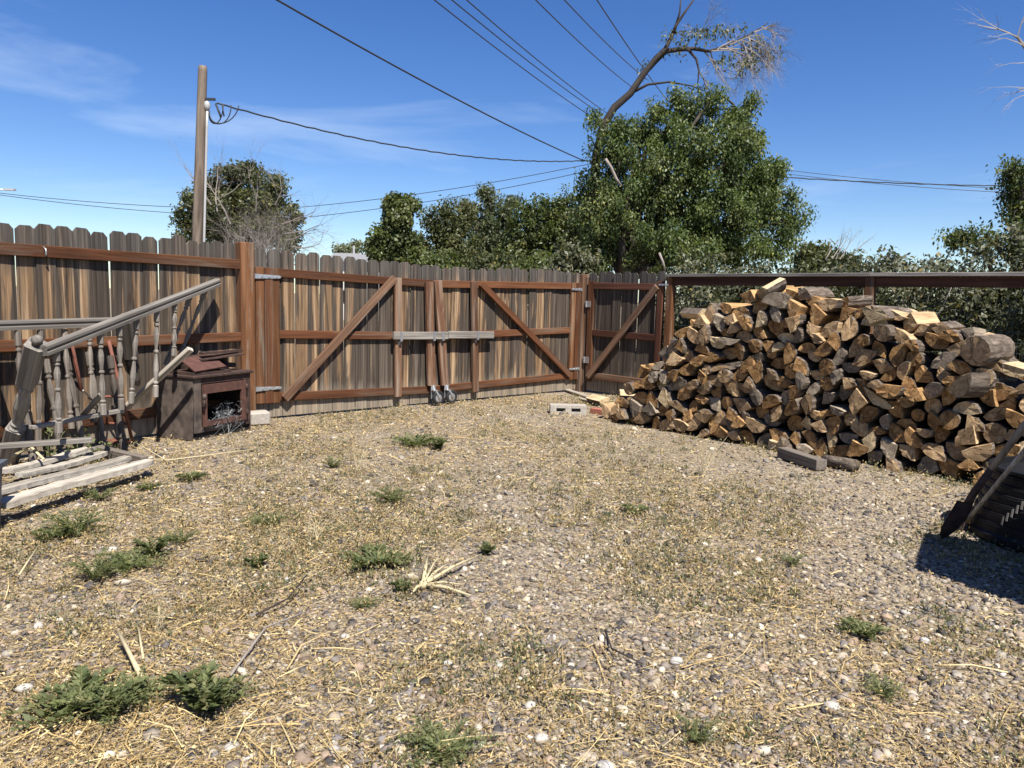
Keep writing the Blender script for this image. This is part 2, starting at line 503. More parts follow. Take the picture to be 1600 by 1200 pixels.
def log_mats(tagname, dark, mid, light):
    """[end grain, split side, bark]; rings round the pith at local (0, *, 0)"""
    t = NT(tagname + '_end_grain')
    tc = t.n('TexCoord').outputs['Object']
    sep = t.n('SeparateXYZ'); t.link(tc, sep.inputs[0])
    oi = t.n('ObjectInfo').outputs['Random']
    cx = t.n('CombineXYZ'); t.link(sep.outputs['X'], cx.inputs[0]); t.link(sep.outputs['Z'], cx.inputs[1]); t.link(t.math('MULTIPLY', oi, 50), cx.inputs[2])
    wv = t.n('TexWave', _wave_type='RINGS', _rings_direction='Z', Scale=22.0, Distortion=3.0, Detail=3.0, Detail__Scale=1.5)
    t.link(cx.outputs[0], wv.inputs['Vector'])
    n = t.noise(cx.outputs[0], 16, 5, 0.65, 0.5)
    n2 = t.noise(cx.outputs[0], 60, 4, 0.7)
    col = t.ramp(n, [(0.30, dark), (0.5, mid), (0.68, light)])
    col = t.mix(0.30, col, t.mix(1.0, col, t.ramp(wv.outputs['Fac'], [(0.0, 0.55), (1.0, 1.15)]), 'MULTIPLY'))
    col = t.mix(1.0, col, t.ramp(n2, [(0.3, 0.7), (0.65, 1.08)]), 'MULTIPLY')
    # drying checks
    vo = t.n('TexVoronoi', _feature='DISTANCE_TO_EDGE', Scale=9.0); 
    dn = t.n('VectorMath', _operation='ADD'); t.link(cx.outputs[0], dn.inputs[0])
    sc = t.n('VectorMath', _operation='SCALE'); sc.inputs['Scale'].default_value = 0.09
    nn = t.n('TexNoise', Scale=9.0); t.link(cx.outputs[0], nn.inputs['Vector']); t.link(nn.outputs['Color'], sc.inputs[0]); t.link(sc.outputs[0], dn.inputs[1])
    t.link(dn.outputs[0], vo.inputs['Vector'])
    ck = t.ramp(vo.outputs['Distance'], [(0.004, 0.75), (0.022, 0.0)])
    col = t.mix(ck, col, tuple(x * .18 for x in dark))
    vv = t.ramp(oi, [(0.0, 0.68), (0.5, 0.95), (1.0, 1.2)])
    col = t.mix(1.0, col, vv, 'MULTIPLY')
    t.bump(t.math('ADD', n2, t.math('MULTIPLY', ck, -1.0)), 0.5, 0.006)
    end = t.set(col, 0.85, 0, 0.12)
    t = NT(tagname + '_split_side')
    g = t.coords((40, 2.2, 40)); n1 = t.noise(g, 1.0, 5, 0.65, 0.6)
    n2 = t.noise(t.coords((6, 2, 6)), 1.0, 4)
    col = t.ramp(n2, [(0.3, tuple(x * .9 for x in mid)), (0.7, tuple(min(.75, x * 1.12) for x in light))])
    col = t.mix(1.0, col, t.ramp(n1, [(0.3, 0.5), (0.6, 1.08)]), 'MULTIPLY')
    t.bump(n1, 0.7, 0.008)
    side = t.set(col, 0.85, 0, 0.12)
    t = NT(tagname + '_bark')
    g = t.coords((26, 7, 26)); n1 = t.noise(g, 1.0, 6, 0.7, 0.8)
    col = t.ramp(n1, [(0.32, (0.035, 0.027, 0.021)), (0.52, (0.12, 0.095, 0.075)), (0.7, (0.25, 0.21, 0.17))])
    t.bump(n1, 1.0, 0.012)
    bark = t.set(col, 0.92, 0, 0.1)
    return [end, side, bark]
LOGM = {
    'honey': log_mats('honey', (0.125, 0.062, 0.024), (0.275, 0.155, 0.064), (0.42, 0.265, 0.125)),
    'tan': log_mats('tan', (0.17, 0.105, 0.055), (0.34, 0.225, 0.122), (0.48, 0.345, 0.20)),
    'grey': log_mats('grey', (0.12, 0.094, 0.068), (0.215, 0.172, 0.126), (0.31, 0.255, 0.19)),
    'cream': log_mats('cream', (0.30, 0.215, 0.12), (0.46, 0.345, 0.20), (0.57, 0.46, 0.29)),
}
# ------------------------------------------------------------------ ground sheet
def axis(lo, hi, step, far_lo, far_hi, n=22):
    mid = np.arange(lo, hi + 1e-6, step)
    a = lo - np.geomspace(step * 1.5, lo - far_lo, n)[::-1]
    b = hi + np.geomspace(step * 1.5, far_hi - hi, n)
    return np.concatenate([a, mid, b])
gx = axis(-6.5, 7.5, 0.075, -900, 900); gy = axis(1.0, 12.6, 0.075, -300, 1600)
GX, GY = np.meshgrid(gx, gy)
fall = np.exp(-np.maximum(0, np.hypot(GX, GY - 6) - 9) * 0.3)
GZ = gz(GX, GY) * fall - 0.012
nx, ny = len(gx), len(gy)
idx = np.arange(nx * ny).reshape(ny, nx)
F = np.stack([idx[:-1, :-1], idx[:-1, 1:], idx[1:, 1:], idx[1:, :-1]], -1).reshape(-1, 4)
obj('ground', np_mesh('ground', np.stack([GX, GY, GZ], -1).reshape(-1, 3), F, M_GROUND, smooth=True), kind='structure')

# ------------------------------------------------------------------ fence geometry
LP = Vector((-2.733, 7.80, 0))          # foot of the gate post beside the stove
CP = Vector((1.0, 11.332, 0))           # fence corner
T = (CP - LP).normalized()              # along the double gate
NG = Vector((T.y, -T.x, 0))             # gate normal, towards the yard
U = NG.copy()                           # along the side fence, coming nearer
NW = Vector((-T.x, -T.y, 0))            # side fence normal, towards the yard
LD = Vector((1.12, 2.1, 0)).normalized()  # along the left fence, going away
NL = Vector((LD.y, -LD.x, 0))
Z = Vector((0, 0, 1))

_pk = {}
def picket(parent, p, d, n, h, w, z0=0.015, t=0.016, k=None):
    """dog-eared picket; p = foot on the fence line, d along it, n to the yard"""
    key = (round(h / 0.02), round(w, 3), random.choice((0, 0, 1)) if k is None else k, random.randrange(3))
    if key not in _pk:
        e = w * 0.24 + random.uniform(-.004, .004); hh = key[0] * 0.02
        a, b = random.uniform(-.006, .006), random.uniform(-.006, .006)
        out = [(-w / 2, 0), (w / 2, 0), (w / 2 + a * .3, hh - e + a), (w / 2 - e, hh + b * .3), (-w / 2 + e, hh - a * .3), (-w / 2 + b * .3, hh - e + b)]
        m = MB()
        R = Matrix(((1, 0, 0, 0), (0, 0, -1, 0), (0, 1, 0, 0), (0, 0, 0, 1)))
        m.prism(out, -t / 2, t / 2, R)
        _pk[key] = m.mesh('picket', M_PICK[key[2]])
    tilt = Matrix.Rotation(random.gauss(0, 0.004), 4, 'Y') @ Matrix.Rotation(random.gauss(0, 0.005), 4, 'X') @ Matrix.Rotation(random.gauss(0, 0.012), 4, 'Z')
    y = -n
    return obj('picket', _pk[key], parent, frame(p + Z * z0 + n * random.gauss(0, 0.0015), d, y, Z) @ tilt)

# --- left privacy fence
fence = root('privacy_fence', LP - LD * 2.0, 'weathered grey-brown dog-ear picket fence behind the old stair railings', 'fence')
pos = 0.10
while pos < 4.6:
    w = random.uniform(0.136, 0.150)
    p = LP - LD * (pos + w / 2)
    picket(fence, p, LD, NL, 1.775 + random.uniform(-.018, .018), w)
    pos += w + random.uniform(0.004, 0.010)
for zc, ww in ((1.585, 0.092), (0.865, 0.090), (0.22, 0.09)):
    beam('rail', LP - LD * 4.7 + NL * 0.029 + Z * (zc - .0), LP - LD * 0.075 + NL * 0.029 + Z * zc, NL, ww, 0.040, M_RAIL, fence)
for s in (2.55, 4.6):
    beam('post', LP - LD * s - NL * 0.06 + Z * -.05, LP - LD * s - NL * 0.06 + Z * 1.6, NL, 0.09, 0.09, M_POST, fence)
hk = MB().tube([LP - LD * 2.02 + NL * 0.045 + Z * 1.62, LP - LD * 2.02 + NL * .075 + Z * 1.60, LP - LD * 2.02 + NL * .08 + Z * 1.56, LP - LD * 2.02 + NL * .06 + Z * 1.545], .006, 6)
obj('hook', hk.mesh('hook', M_GALV, True), fence)

# --- gate posts
def post(name, p, face, w, h, mat, label):
    o = obj(name, MB().box((-w / 2, -w / 2, -0.15), (w / 2, w / 2, h), bev=0.006).mesh(name, mat), None, frame(p, face.cross(Z) * -1, face, Z))
    return tag(o, label, 'post')
post('gate_post', LP + NL * .02, NG, 0.145, 1.805, M_POST, 'thick orange-brown square post between picket fence and double gate')
post('gate_post', CP - T * 0.02 + NG * .01, NG, 0.14, 1.70, M_BRACE, 'weathered brown corner post between double gate and walk gate')

# --- double gate leaves (both sag towards the middle)
GL = (CP - LP).length
UM = 2.36                                # where the leaves meet
def leaf_z(u, z, lead):
    k = (u - 0.1) / (UM - 0.1) if lead else (GL - 0.12 - u) / (GL - 0.12 - UM)
    return z - 0.055 * k
def gp(u, z, off, lead):
    return LP + T * u + NG * off + Z * leaf_z(u, z, lead)

def strap_hinge(parent, p, d, n, L):
    m = MB()
    y = n
    M0 = frame(p, d, y, Z)
    m.prism([(0, -.024), (L, -.014), (L + .012, 0), (L, .014), (0, .024)], -0.003, 0.003, M0 @ Matrix.Rotation(rad(90), 4, 'X'))
    m.tube([p - Z * .03 - d * .012, p + Z * .03 - d * .012], .011, 8)
    m.box((-.075, -.004, -.02), (-.02, .004, .02), M0)
    for k in (.25, .55, .85):
        m.tube([p + d * L * k, p + d * L * k + n * .012], .008, 6)
    return obj('strap_hinge', m.mesh('strap_hinge', M_GALV), parent)

def caster(parent, p, d, n):
    """wheel beside its fork; p = bottom of the stile"""
    m = MB()
    m.box((-.04, -.035, -.004), (.04, .035, .004), frame(p, d, n, Z))
    m.box((-.034, .030, -.16), (.034, .036, .0), frame(p, d, n, Z))
    m.tube([p + n * .03, p + n * .05 - Z * .06], .014, 8)
    hub = p + n * .075 + d * .045 - Z * (p.z - .088)
    for s in (-1, 1):
        a = hub + n * .032 * s
        top = p + n * .055 - Z * .055 + n * .026 * s
        m.tube([top, (top + a) / 2 + d * .004, a], [.012, .015, .012], 6)
    m.box((-.03, -.036, -.006), (.03, .036, .006), frame(p + n * .055 - Z * .055, d, n, Z))
    c = obj('caster', m.mesh('caster_fork', M_GALV), parent)
    Mw = frame(hub, d, Z, n)
    prof = []
    for k in range(11):
        a = math.pi * 2 * k / 10
        prof.append((.066 + .022 * math.cos(a), .021 * math.sin(a)))
    obj('tyre', MB().lathe(prof, 22, Mw).mesh('tyre', M_RUBBER, True), c)
    obj('rim', MB().lathe([(.012, -.026), (.014, -.02), (.05, -.012), (.056, -.016), (.056, .016), (.05, .012), (.014, .02), (.012, .026)], 16, Mw).mesh('rim', M_GALV), c)
    return c

def gate_leaf(lead, u0, u1, label):
    R = root('double_gate_leaf', LP + T * ((u0 + u1) / 2), label, 'gate', 'double gate')
    u = u0
    while u < u1 - 0.05:
        w = min(random.uniform(0.136, 0.149), u1 - u)
        hh = 1.74 - (0.055 * ((u - u0) / (u1 - u0)) if lead else 0.055 * (1 - (u - u0) / (u1 - u0))) - (0.0 if lead else 0.015)
        picket(R, LP + T * (u + w / 2), T, NG, hh + random.uniform(-.015, .015), w, k=random.choice((0, 0, 0, 1, 2)))
        u += w + random.uniform(0.004, 0.012)
    a, b = (u0 + 0.26, u1 - .0) if lead else (u0, u1 - 0.20)
    for zc in (1.525, 0.89, 0.232):
        beam('rail', gp(a, zc, .029, lead), gp(b, zc, .029, lead), NG, 0.088, 0.040, M_RAIL, R)
    # hinge boards: stained boards standing proud
    us = (u0 + .046, u0 + .138, u0 + .222) if lead else (u1 - .148, u1 - .052)
    for k, uu in enumerate(us):
        w = (.088, .090, .078)[k] if lead else (.09, .096)[k]
        beam('hinge_board', gp(uu, .17, .032 + (.01 if k % 2 else 0), lead), gp(uu + .002, 1.57, .032 + (.01 if k % 2 else 0), lead), NG, w, 0.044, M_POST if k != 1 else M_RAIL, R)
    for zc in (1.475, 0.325):
        if lead: strap_hinge(R, gp(u0 - .01, zc, .068, lead), T, NG, .27)
        else: strap_hinge(R, gp(u1 + .015, zc, .068, lead), -T, NG, .22)
    # brace
    if lead: beam('brace', gp(u0 + .30, .21, .070, lead), gp(1.78, 1.56, .070, lead), NG, 0.088, 0.039, M_BRACE, R)
    else: beam('brace', gp(u1 - .19, .235, .070, lead), gp(3.10, 1.545, .070, lead), NG, 0.082, 0.039, M_RAIL, R)
    # stiles
    if lead:
        beam('stile', gp(1.84, .17, .069, lead), gp(1.825, 1.565, .069, lead), NG, .092, .038, M_BRACE, R)
        c = beam('stile', gp(2.33, .29, .078, lead), gp(2.275, 1.545, .070, lead), NG, .112, .04, M_BRACE, R)
        caster(R, gp(2.335, .29, .078, lead), T, NG)
    else:
        beam('stile', gp(3.05, .15, .069, lead), gp(2.985, 1.565, .069, lead), NG, .095, .038, M_BRACE, R)
        c = beam('stile', gp(2.535, .28, .080, lead), gp(2.405, 1.565, .071, lead), NG, .112, .04, M_BRACE, R)
        caster(R, gp(2.54, .28, .080, lead), T, NG)
    return R
gate_leaf(True, 0.10, UM - .005, 'long picket gate leaf hinged on the thick post beside the stove')
gate_leaf(False, UM + .005, GL - 0.10, 'picket gate leaf hinged on the corner post, brace falling to the corner')

# sliding bar across the two leaves, in brackets
bar_z = .845
for (ua, ub, dz, lab) in ((1.74, 2.545, .0, 'grey weathered latch bar across the gate leaf nearer the stove'), (2.552, 3.30, -.002, 'grey weathered latch bar across the gate leaf at the corner')):
    bo = beam('latch_bar', LP + T * ua + NG * .113 + Z * (bar_z + .01), LP + T * ub + NG * .113 + Z * (bar_z + dz), NG, 0.09, 0.036, M_GREY, None)
    tag(bo, lab, 'latch bar', 'latch bars')
for uu in (1.84, 2.325, 2.46, 3.02):
    m = MB()
    q = LP + T * uu + NG * .113 + Z * bar_z
    M0 = frame(q, T, NG, Z)
    m.box((-.016, .020, -.055), (.016, .025, .055), M0).box((-.016, -.03, -.060), (.016, .025, -.0555), M0).box((-.016, -.026, -.1), (.016, -.0215, -.0555), M0)
    tag(obj('bar_bracket', m.mesh('bar_bracket', M_GALV)), 'galvanised U bracket holding the grey latch bar on the gate', 'bracket', 'latch bar brackets')

# --- walk gate in the side fence
wg = root('walk_gate', CP + U * 0.75, 'narrow picket walk gate with diagonal brace beside the firewood', 'gate')
def wp(t, z, off):
    return CP + U * t + NW * off + Z * z
t0 = 0.14
while t0 < 1.44:
    w = min(random.uniform(.132, .146), 1.47 - t0)
    if w > .05: picket(wg, CP + U * (t0 + w / 2), U, NW, 1.715 + random.uniform(-.015, .015), w, k=2)
    t0 += w + random.uniform(.004, .010)
beam('stile', wp(.20, .15, .030), wp(.19, 1.60, .030), NW, .10, .042, M_RAIL, wg)
beam('stile', wp(1.40, .15, .030), wp(1.405, 1.60, .030), NW, .085, .042, M_DARKRAIL, wg)
for zc, mt in ((1.535, M_DARKRAIL), (.86, M_DARKRAIL), (.24, M_BRACE)):
    beam('rail', wp(.252, zc, .029), wp(1.357, zc - .012, .029), NW, .09, .040, mt, wg)
beam('brace', wp(.22, .215, .072), wp(1.37, 1.53, .072), NW, .09, .038, M_BRACE, wg)
for zc in (1.27, .46):
    m = MB(); M0 = wp(.15, zc, .056); m.box((-.05, -.003, -.045), (.06, .004, .045), frame(M0, U, NW, Z)); m.tube([M0 - Z * .045 + NW * .008 - U * .02, M0 + Z * .045 + NW * .008 - U * .02], .009, 8)
    obj('butt_hinge', m.mesh('butt_hinge', M_GALV), wg)
m = MB(); m.box((-.05, -.003, -.012), (.10, .005, .012), frame(wp(1.44, 1.555, .057), U, NW, Z)); m.tube([wp(1.50, 1.53, .06), wp(1.50, 1.58, .07)], .007, 6)
obj('latch', m.mesh('latch', M_GALV), wg)
po = post('gate_post', CP + U * .075 + NW * .0, NW, .075, 1.66, M_BRACE, 'slim weathered post at the hinge side of the walk gate')

# --- side fence: posts, top rail with cap, middle rail, wire mesh
sf = root('rail_fence', CP + U * 4.0, 'brown rail fence with wire mesh behind the firewood stack', 'fence')
TP = (1.545, 4.12, 6.70, 9.30)
for t_ in TP:
    beam('post', CP + U * t_ + Z * -.1, CP + U * t_ + Z * 1.655, NW, .092, .092, M_POST, sf)
for a, b in zip(TP[:-1], TP[1:]):
    beam('top_rail', CP + U * (a + .048) + NW * .0 + Z * 1.602, CP + U * (b - .048) + Z * 1.602, NW, .105, .040, M_DARKRAIL, sf)
    beam('cap', CP + U * (a - (.06 if a < 2 else -.001)) + Z * 1.677, CP + U * (b - .001) + Z * 1.677, Z, .142, .038, M_CAP, sf)
    beam('middle_rail', CP + U * (a + .048) + Z * .80, CP + U * (b - .048) + Z * .80, NW, .09, .040, M_DARKGREY, sf)
m = MB()
back = -NW
for k in range(int((9.2 - 1.6) / .0508)):
    q = CP + U * (1.6 + k * .0508) + back * .053
    m.tube([q + Z * .03, q + Z * 1.42], .0016, 3, cap=False)
for k in range(15):
    zz = .03 + k * .0995
    m.tube([CP + U * 1.56 + back * .055 + Z * zz, CP + U * 9.25 + back * .055 + Z * zz], .0016, 3, cap=False)
obj('wire_mesh', m.mesh('wire_mesh', M_MESHWIRE), sf, kind='stuff')
# ------------------------------------------------------------------ vegetation helpers
def leaves(C, A, Nn, ln, wd, cols, fold=0.25):
    """rhombic leaves: C centres, A axis dirs, Nn normals (all (n,3)), sizes (n,); returns V, F, col"""
    A = A / (np.linalg.norm(A, axis=1, keepdims=True) + 1e-9)
    Sd = np.cross(Nn, A); Sd /= (np.linalg.norm(Sd, axis=1, keepdims=True) + 1e-9)
    Nn = np.cross(A, Sd)
    h = ln[:, None] / 2; w = wd[:, None] / 2
    n = len(C)
    V = np.empty((n, 4, 3), np.float32)
    V[:, 0] = C - A * h
    V[:, 1] = C + Sd * w + Nn * w * fold - A * h * .15
    V[:, 2] = C + A * h - Nn * h * fold * .5
    V[:, 3] = C - Sd * w + Nn * w * fold - A * h * .15
    F = np.arange(n * 4).reshape(n, 4)
    return V.reshape(-1, 3), F, np.repeat(cols, 4, 0)

def rdir(n):
    v = RNG.normal(size=(n, 3)); return v / np.linalg.norm(v, axis=1, keepdims=True)

def branch_path(a, b, sag=0.1, k=5, jit=0.05):
    a, b = Vector(a), Vector(b); L_ = (b - a).length
    out = []
    for i in range(k + 1):
        t = i / k
        p = a.lerp(b, t) + Vector((random.gauss(0, jit), random.gauss(0, jit), random.gauss(0, jit))) * L_ * (0 if i in (0, k) else 1)
        p.z += sag * L_ * math.sin(math.pi * t)
        out.append(p)
    return out

def crown_from_lobes(lobes, n_clump, n_leaf, clump_r, leaf, palette, droop=0.3, shell=0.5, flat=0.8, tint=0.25, wratio=0.5):
    """lobes: list of (centre, rx, ry, rz); returns mesh data and clump centres"""
    vol = np.array([r[1] * r[2] * r[3] for r in lobes]) ** 0.75
    vol /= vol.sum()
    CC = []; out_d = []
    for (c, rx, ry, rz), v in zip(lobes, vol):
        n = max(3, int(round(n_clump * v)))
        d = rdir(n); r = RNG.uniform(0, 1, (n, 1)) ** shell
        CC.append(np.array(c)[None] + d * r * np.array([[rx, ry, rz]])); out_d.append(d)
    CC = np.concatenate(CC); OD = np.concatenate(out_d)
    m = len(CC)
    per = RNG.poisson(n_leaf / m, m) + 2
    ci = np.repeat(np.arange(m), per); n = len(ci)
    cr_ = clump_r * RNG.uniform(0.6, 1.3, m)
    off = np.clip(RNG.normal(size=(n, 3)), -1.7, 1.7) * 0.5
    off[:, 2] *= flat
    off = off * cr_[ci][:, None]
    off[:, 2] -= droop * clump_r * np.minimum(np.abs(RNG.normal(size=n)), 2)
    C = CC[ci] + off
    A = RNG.normal(size=(n, 3)) * 0.8 + off / clump_r * .6; A[:, 2] -= droop * 1.6
    Nn = rdir(n) * 0.8 + np.array([0, 0, 0.7]) + OD[ci] * 0.4
    sz = leaf * RNG.uniform(0.6, 1.35, n)
    pal = np.array(palette)
    base = pal[RNG.integers(0, len(pal), m)][ci]
    k = RNG.uniform(1 - tint, 1 + tint, (n, 1))
    yel = RNG.uniform(0, 1, (n, 1)) < 0.06
    col = np.where(yel, base * np.array([[1.7, 1.35, 0.9]]), base) * k
    V, F_, cl = leaves(C, A, Nn, sz, sz * wratio, col)
    return V, F_, cl, CC

def lobes_px(L_, D, depth=0.8):
    out = []
    for (px, py, rx, ry) in L_:
        c = at(px, py, D * random.uniform(.985, 1.015))
        k = D / FPX
        out.append((tuple(c), rx * k, max(rx, ry) * k * depth, ry * k))
    return out

def tree(name, L_, D, trunk_px, n_clump, n_leaf, clump_r, leaf, palette, label, group=None, trunk_r=0.16, mat=None, n_br=30, depth=0.8, cat='tree', **kw):
    lb = lobes_px(L_, D, depth)
    V, F_, cl, CC = crown_from_lobes(lb, n_clump, n_leaf, clump_r, leaf, palette, **kw)
    keep = V[:, 2].reshape(-1, 4).min(1) > 0.05
    F2 = F_[keep]
    base = at(trunk_px, 500, D); base.z = -0.1
    R = root(name, (base.x, base.y, 0), label, cat, group)
    obj('crown', np_mesh('crown', V, F2, mat or M_LEAF, cl), R)
    m = MB()
    cz = sum(l[0][2] for l in lb) / len(lb); cxm = sum(l[0][0] for l in lb) / len(lb)
    top = Vector((base.x * .4 + cxm * .6, base.y, cz))
    fork = base.lerp(top, 0.45)
    m.tube(branch_path(base, fork, 0, 4, .02), [trunk_r * 1.25, trunk_r * 1.05, trunk_r, trunk_r * .95, trunk_r * .9], 8)
    tips = []
    for l in lb:
        e = Vector(l[0]); pth = branch_path(fork, e, .05, 5, .05)
        r0 = trunk_r * .55
        m.tube(pth, [r0, r0 * .8, r0 * .62, r0 * .48, r0 * .36, r0 * .25], 6)
        tips.append(pth)
    idx = RNG.choice(len(CC), min(n_br, len(CC)), replace=False)
    for i in idx:
        q = Vector(CC[i])
        pth = min(tips, key=lambda p: (p[4] - q).length)
        st = min(pth[1:], key=lambda p: (p - q).length)
        m.tube(branch_path(st, q, .04, 4, .05), [trunk_r * .16, trunk_r * .13, trunk_r * .1, trunk_r * .07, trunk_r * .04], 4, cap=False)
    obj('trunk', m.mesh('trunk', M_BARK, True), R)
    return R

def twig_fan(m, p, d, length, r, depth_, spread=0.5, kids=3, sag=0.0, n=4):
    """recursive bare branch"""
    pts = [Vector(p)]; dd = Vector(d).normalized()
    seg = 4 if depth_ > 0 else 3
    for i in range(seg):
        dd = (dd + Vector((random.gauss(0, .14), random.gauss(0, .14), random.gauss(0, .14) - sag))).normalized()
        pts.append(pts[-1] + dd * length / seg)
    rr = [r * (1 - .7 * i / seg) for i in range(seg + 1)]
    m.tube(pts, rr, n if r > .01 else 3, cap=False)
    if depth_ <= 0: return
    for k in range(kids):
        i = random.randint(1, seg)
        q = pts[i]
        nd = (dd + Vector((random.gauss(0, spread), random.gauss(0, spread), random.gauss(0, spread)))).normalized()
        twig_fan(m, q, nd, length * random.uniform(.5, .75), rr[i] * .65, depth_ - 1, spread, kids, sag, n)

G_ELM = [(0.076, 0.106, 0.034), (0.098, 0.132, 0.042), (0.056, 0.082, 0.028), (0.122, 0.150, 0.056)]
G_OLIVE = [(0.074, 0.084, 0.034), (0.10, 0.108, 0.046), (0.054, 0.064, 0.029)]
G_MID = [(0.072, 0.094, 0.031), (0.095, 0.118, 0.039), (0.052, 0.071, 0.026), (0.11, 0.125, 0.05)]
G_GREY = [(0.075, 0.080, 0.044), (0.105, 0.11, 0.066), (0.050, 0.056, 0.030), (0.14, 0.14, 0.095)]

# --- big elm behind the corner
elm_l = [(1000, 200, 40, 32), (955, 225, 32, 40), (935, 190, 18, 20), (1055, 178, 45, 30), (1060, 150, 18, 16), (1110, 155, 26, 18), (1150, 172, 38, 20), (1040, 250, 75, 55), (1130, 235, 70, 50), (925, 275, 22, 40),
         (1185, 285, 52, 50), (1225, 345, 40, 42), (1205, 262, 30, 24), (1215, 305, 30, 30), (1170, 205, 26, 20), (1178, 158, 14, 10), (1100, 325, 105, 60), (1000, 325, 65, 60), (932, 335, 26, 60), (965, 300, 35, 40), (945, 395, 36, 36), (1060, 390, 85, 45), (1175, 385, 60, 40)]
elm = tree('elm_tree', elm_l, 17.0, 935, 520, 110000, 0.235, 0.074, G_ELM, 'tall leafy elm with one dead curved limb rising out of it', trunk_r=.2, n_br=120, droop=0.55, shell=0.42, flat=0.9, wratio=.48)
m = MB()
D = 17.1
def P3(px, py, d=0.0): return at(px, py, D + d)
trunk_pts = [P3(930, 520), P3(932, 400), P3(928, 300), P3(932, 240), P3(943, 196), P3(960, 168), P3(985, 146), P3(1004, 118), P3(1024, 92), P3(1040, 76), P3(1052, 52)]
m.tube(trunk_pts, [.15, .13, .11, .092, .086, .08, .074, .066, .058, .048, .034], 8)
m.tube([P3(1052, 52), P3(1056, 40), P3(1068, 22), P3(1088, -6)], [.045, .035, .026, .016], 6)
m.tube([P3(1056, 40), P3(1062, 20), P3(1064, -4)], [.025, .02, .014], 5)
limb = [P3(1004, 118), P3(1022, 98, .1), P3(1040, 80, .2), P3(1062, 77, .3), P3(1084, 76, .4), P3(1108, 80, .5), P3(1135, 72, .6), P3(1168, 56, .7), P3(1200, 36, .8)]
m.tube(limb, [.055, .06, .058, .05, .042, .034, .026, .018, .010], 7)
m.tube([P3(985, 146), P3(1012, 132), P3(1045, 128), P3(1080, 134), P3(1100, 142)], [.035, .028, .022, .016, .008], 5)
m.tube([P3(1075, 77, .3), P3(1088, 92, .2), P3(1092, 110, .1), P3(1090, 134)], [.035, .028, .02, .01], 5)
obj('dead_limb', m.mesh('dead_limb', M_TWIGDARK, True), elm)
m = MB()
random.seed(5)
for (px, py, dx, dz, L_) in ((1108, 80, .9, -.1, 1.0), (1125, 76, 1, .1, 1.0), (1140, 70, 1, .35, .9), (1150, 64, .8, -.6, .9), (1165, 58, 1, -.2, .7), (1100, 80, .6, -.5, .9), (1120, 78, .7, .5, .8), (1178, 50, .9, .2, .5),
                             (1085, 76, .3, .9, .7), (1110, 80, .3, -.9, .8), (1135, 72, .5, -.9, .9), (1160, 60, .5, -1, .9), (1180, 50, .5, -.8, .8), (1190, 42, .9, -.3, .4), (1092, 112, .7, -.4, .6), (1170, 56, .2, -1, 1.0)):
    twig_fan(m, P3(px, py, .5), (dx, random.uniform(-.5, .5), dz), L_, .019, 3, .42, 6, 0.045, 4)
obj('dead_twigs', m.mesh('dead_twigs', M_TWIG), elm)
lb = [(tuple(P3(x, y, random.uniform(-.2, .8))), rx * D / FPX, .35, ry * D / FPX) for x, y, rx, ry in
      ((1082, 48, 22, 14), (1135, 40, 28, 12), (1042, 62, 8, 14), (1185, 75, 28, 22), (1065, 66, 12, 10), (1110, 52, 20, 14), (1150, 95, 40, 22), (1008, 105, 8, 10), (1212, 82, 8, 10))]
V, F_, cl, _ = crown_from_lobes(lb, 70, 1150, .17, .075, [(0.10, .115, .06), (0.13, .14, .085), (.08, .09, .05)], droop=.5)
obj('sparse_leaves', np_mesh('sparse_leaves', V, F_, M_LEAFDULL, cl), elm)
for (pts, r) in (([(946, 248), (955, 262), (963, 280), (972, 291)], .03), ([(1030, 395), (1036, 410), (1040, 425)], .025)):
    obj('pale_snag', MB().tube([at(x, y, 15.4) for x, y in pts], [r] * (len(pts) - 1) + [r * .4], 5).mesh('pale_snag', M_TWIG, True), elm)

# --- tree behind the left fence, with grey dead twigs
lt = tree('juniper_tree', [(320, 330, 34, 50), (372, 292, 42, 36), (418, 318, 36, 42), (355, 268, 22, 16), (300, 350, 20, 25), (440, 362, 32, 30), (375, 345, 70, 45), (455, 340, 16, 22), (392, 262, 12, 12), (330, 285, 12, 20), (287, 335, 10, 12), (432, 290, 14, 14), (288, 375, 12, 14)], 24.0, 380, 185, 30000, .33, .115, G_OLIVE,
          'rounded olive-green tree behind the utility pole', trunk_r=.2, n_br=60, shell=.5, droop=.15, wratio=.5)
m = MB()
random.seed(8)
for (px, py, dx, dz, L_) in ((340, 330, -.3, 1, 1.3), (400, 330, .2, 1, 1.3), (440, 350, 1, .2, 1.2), (445, 365, 1, .05, 1.3), (450, 375, 1, .35, 1.2), (330, 320, -.6, .8, 1.2), (430, 320, .6, .8, 1.0), (455, 385, 1, -.1, 1.0), (360, 350, -.2, .8, 1.5)):
    twig_fan(m, at(px, py, 22.6), (dx, -.2, dz), L_, .025, 3, .5, 4, 0.0, 4)
obj('dead_twigs', m.mesh('dead_twigs', M_TWIG), lt)

# --- bare grey shrub in front of it
bs = at(405, 520, 19.0); bs.z = 0
m = MB()
random.seed(21)
for k in range(34):
    px = random.uniform(352, 452)
    b = at(px * .5 + 202, 440, 19.0 + random.uniform(-.5, .5))
    tgt = at(px, random.uniform(352, 385), 19.0 + random.uniform(-.7, .7))
    m.tube(branch_path((bs.x + random.uniform(-.2, .2), bs.y, 0), b, 0, 3, .03), [.03, .025, .02, .016], 4, cap=False)
    d = tgt - b
    twig_fan(m, b, d, d.length, .016, 3, .38, 4, 0.0, 3)
sh = obj('bare_shrub', m.mesh('bare_shrub', M_TWIG))
tag(sh, 'leafless grey twiggy shrub showing above the picket fence', 'shrub')

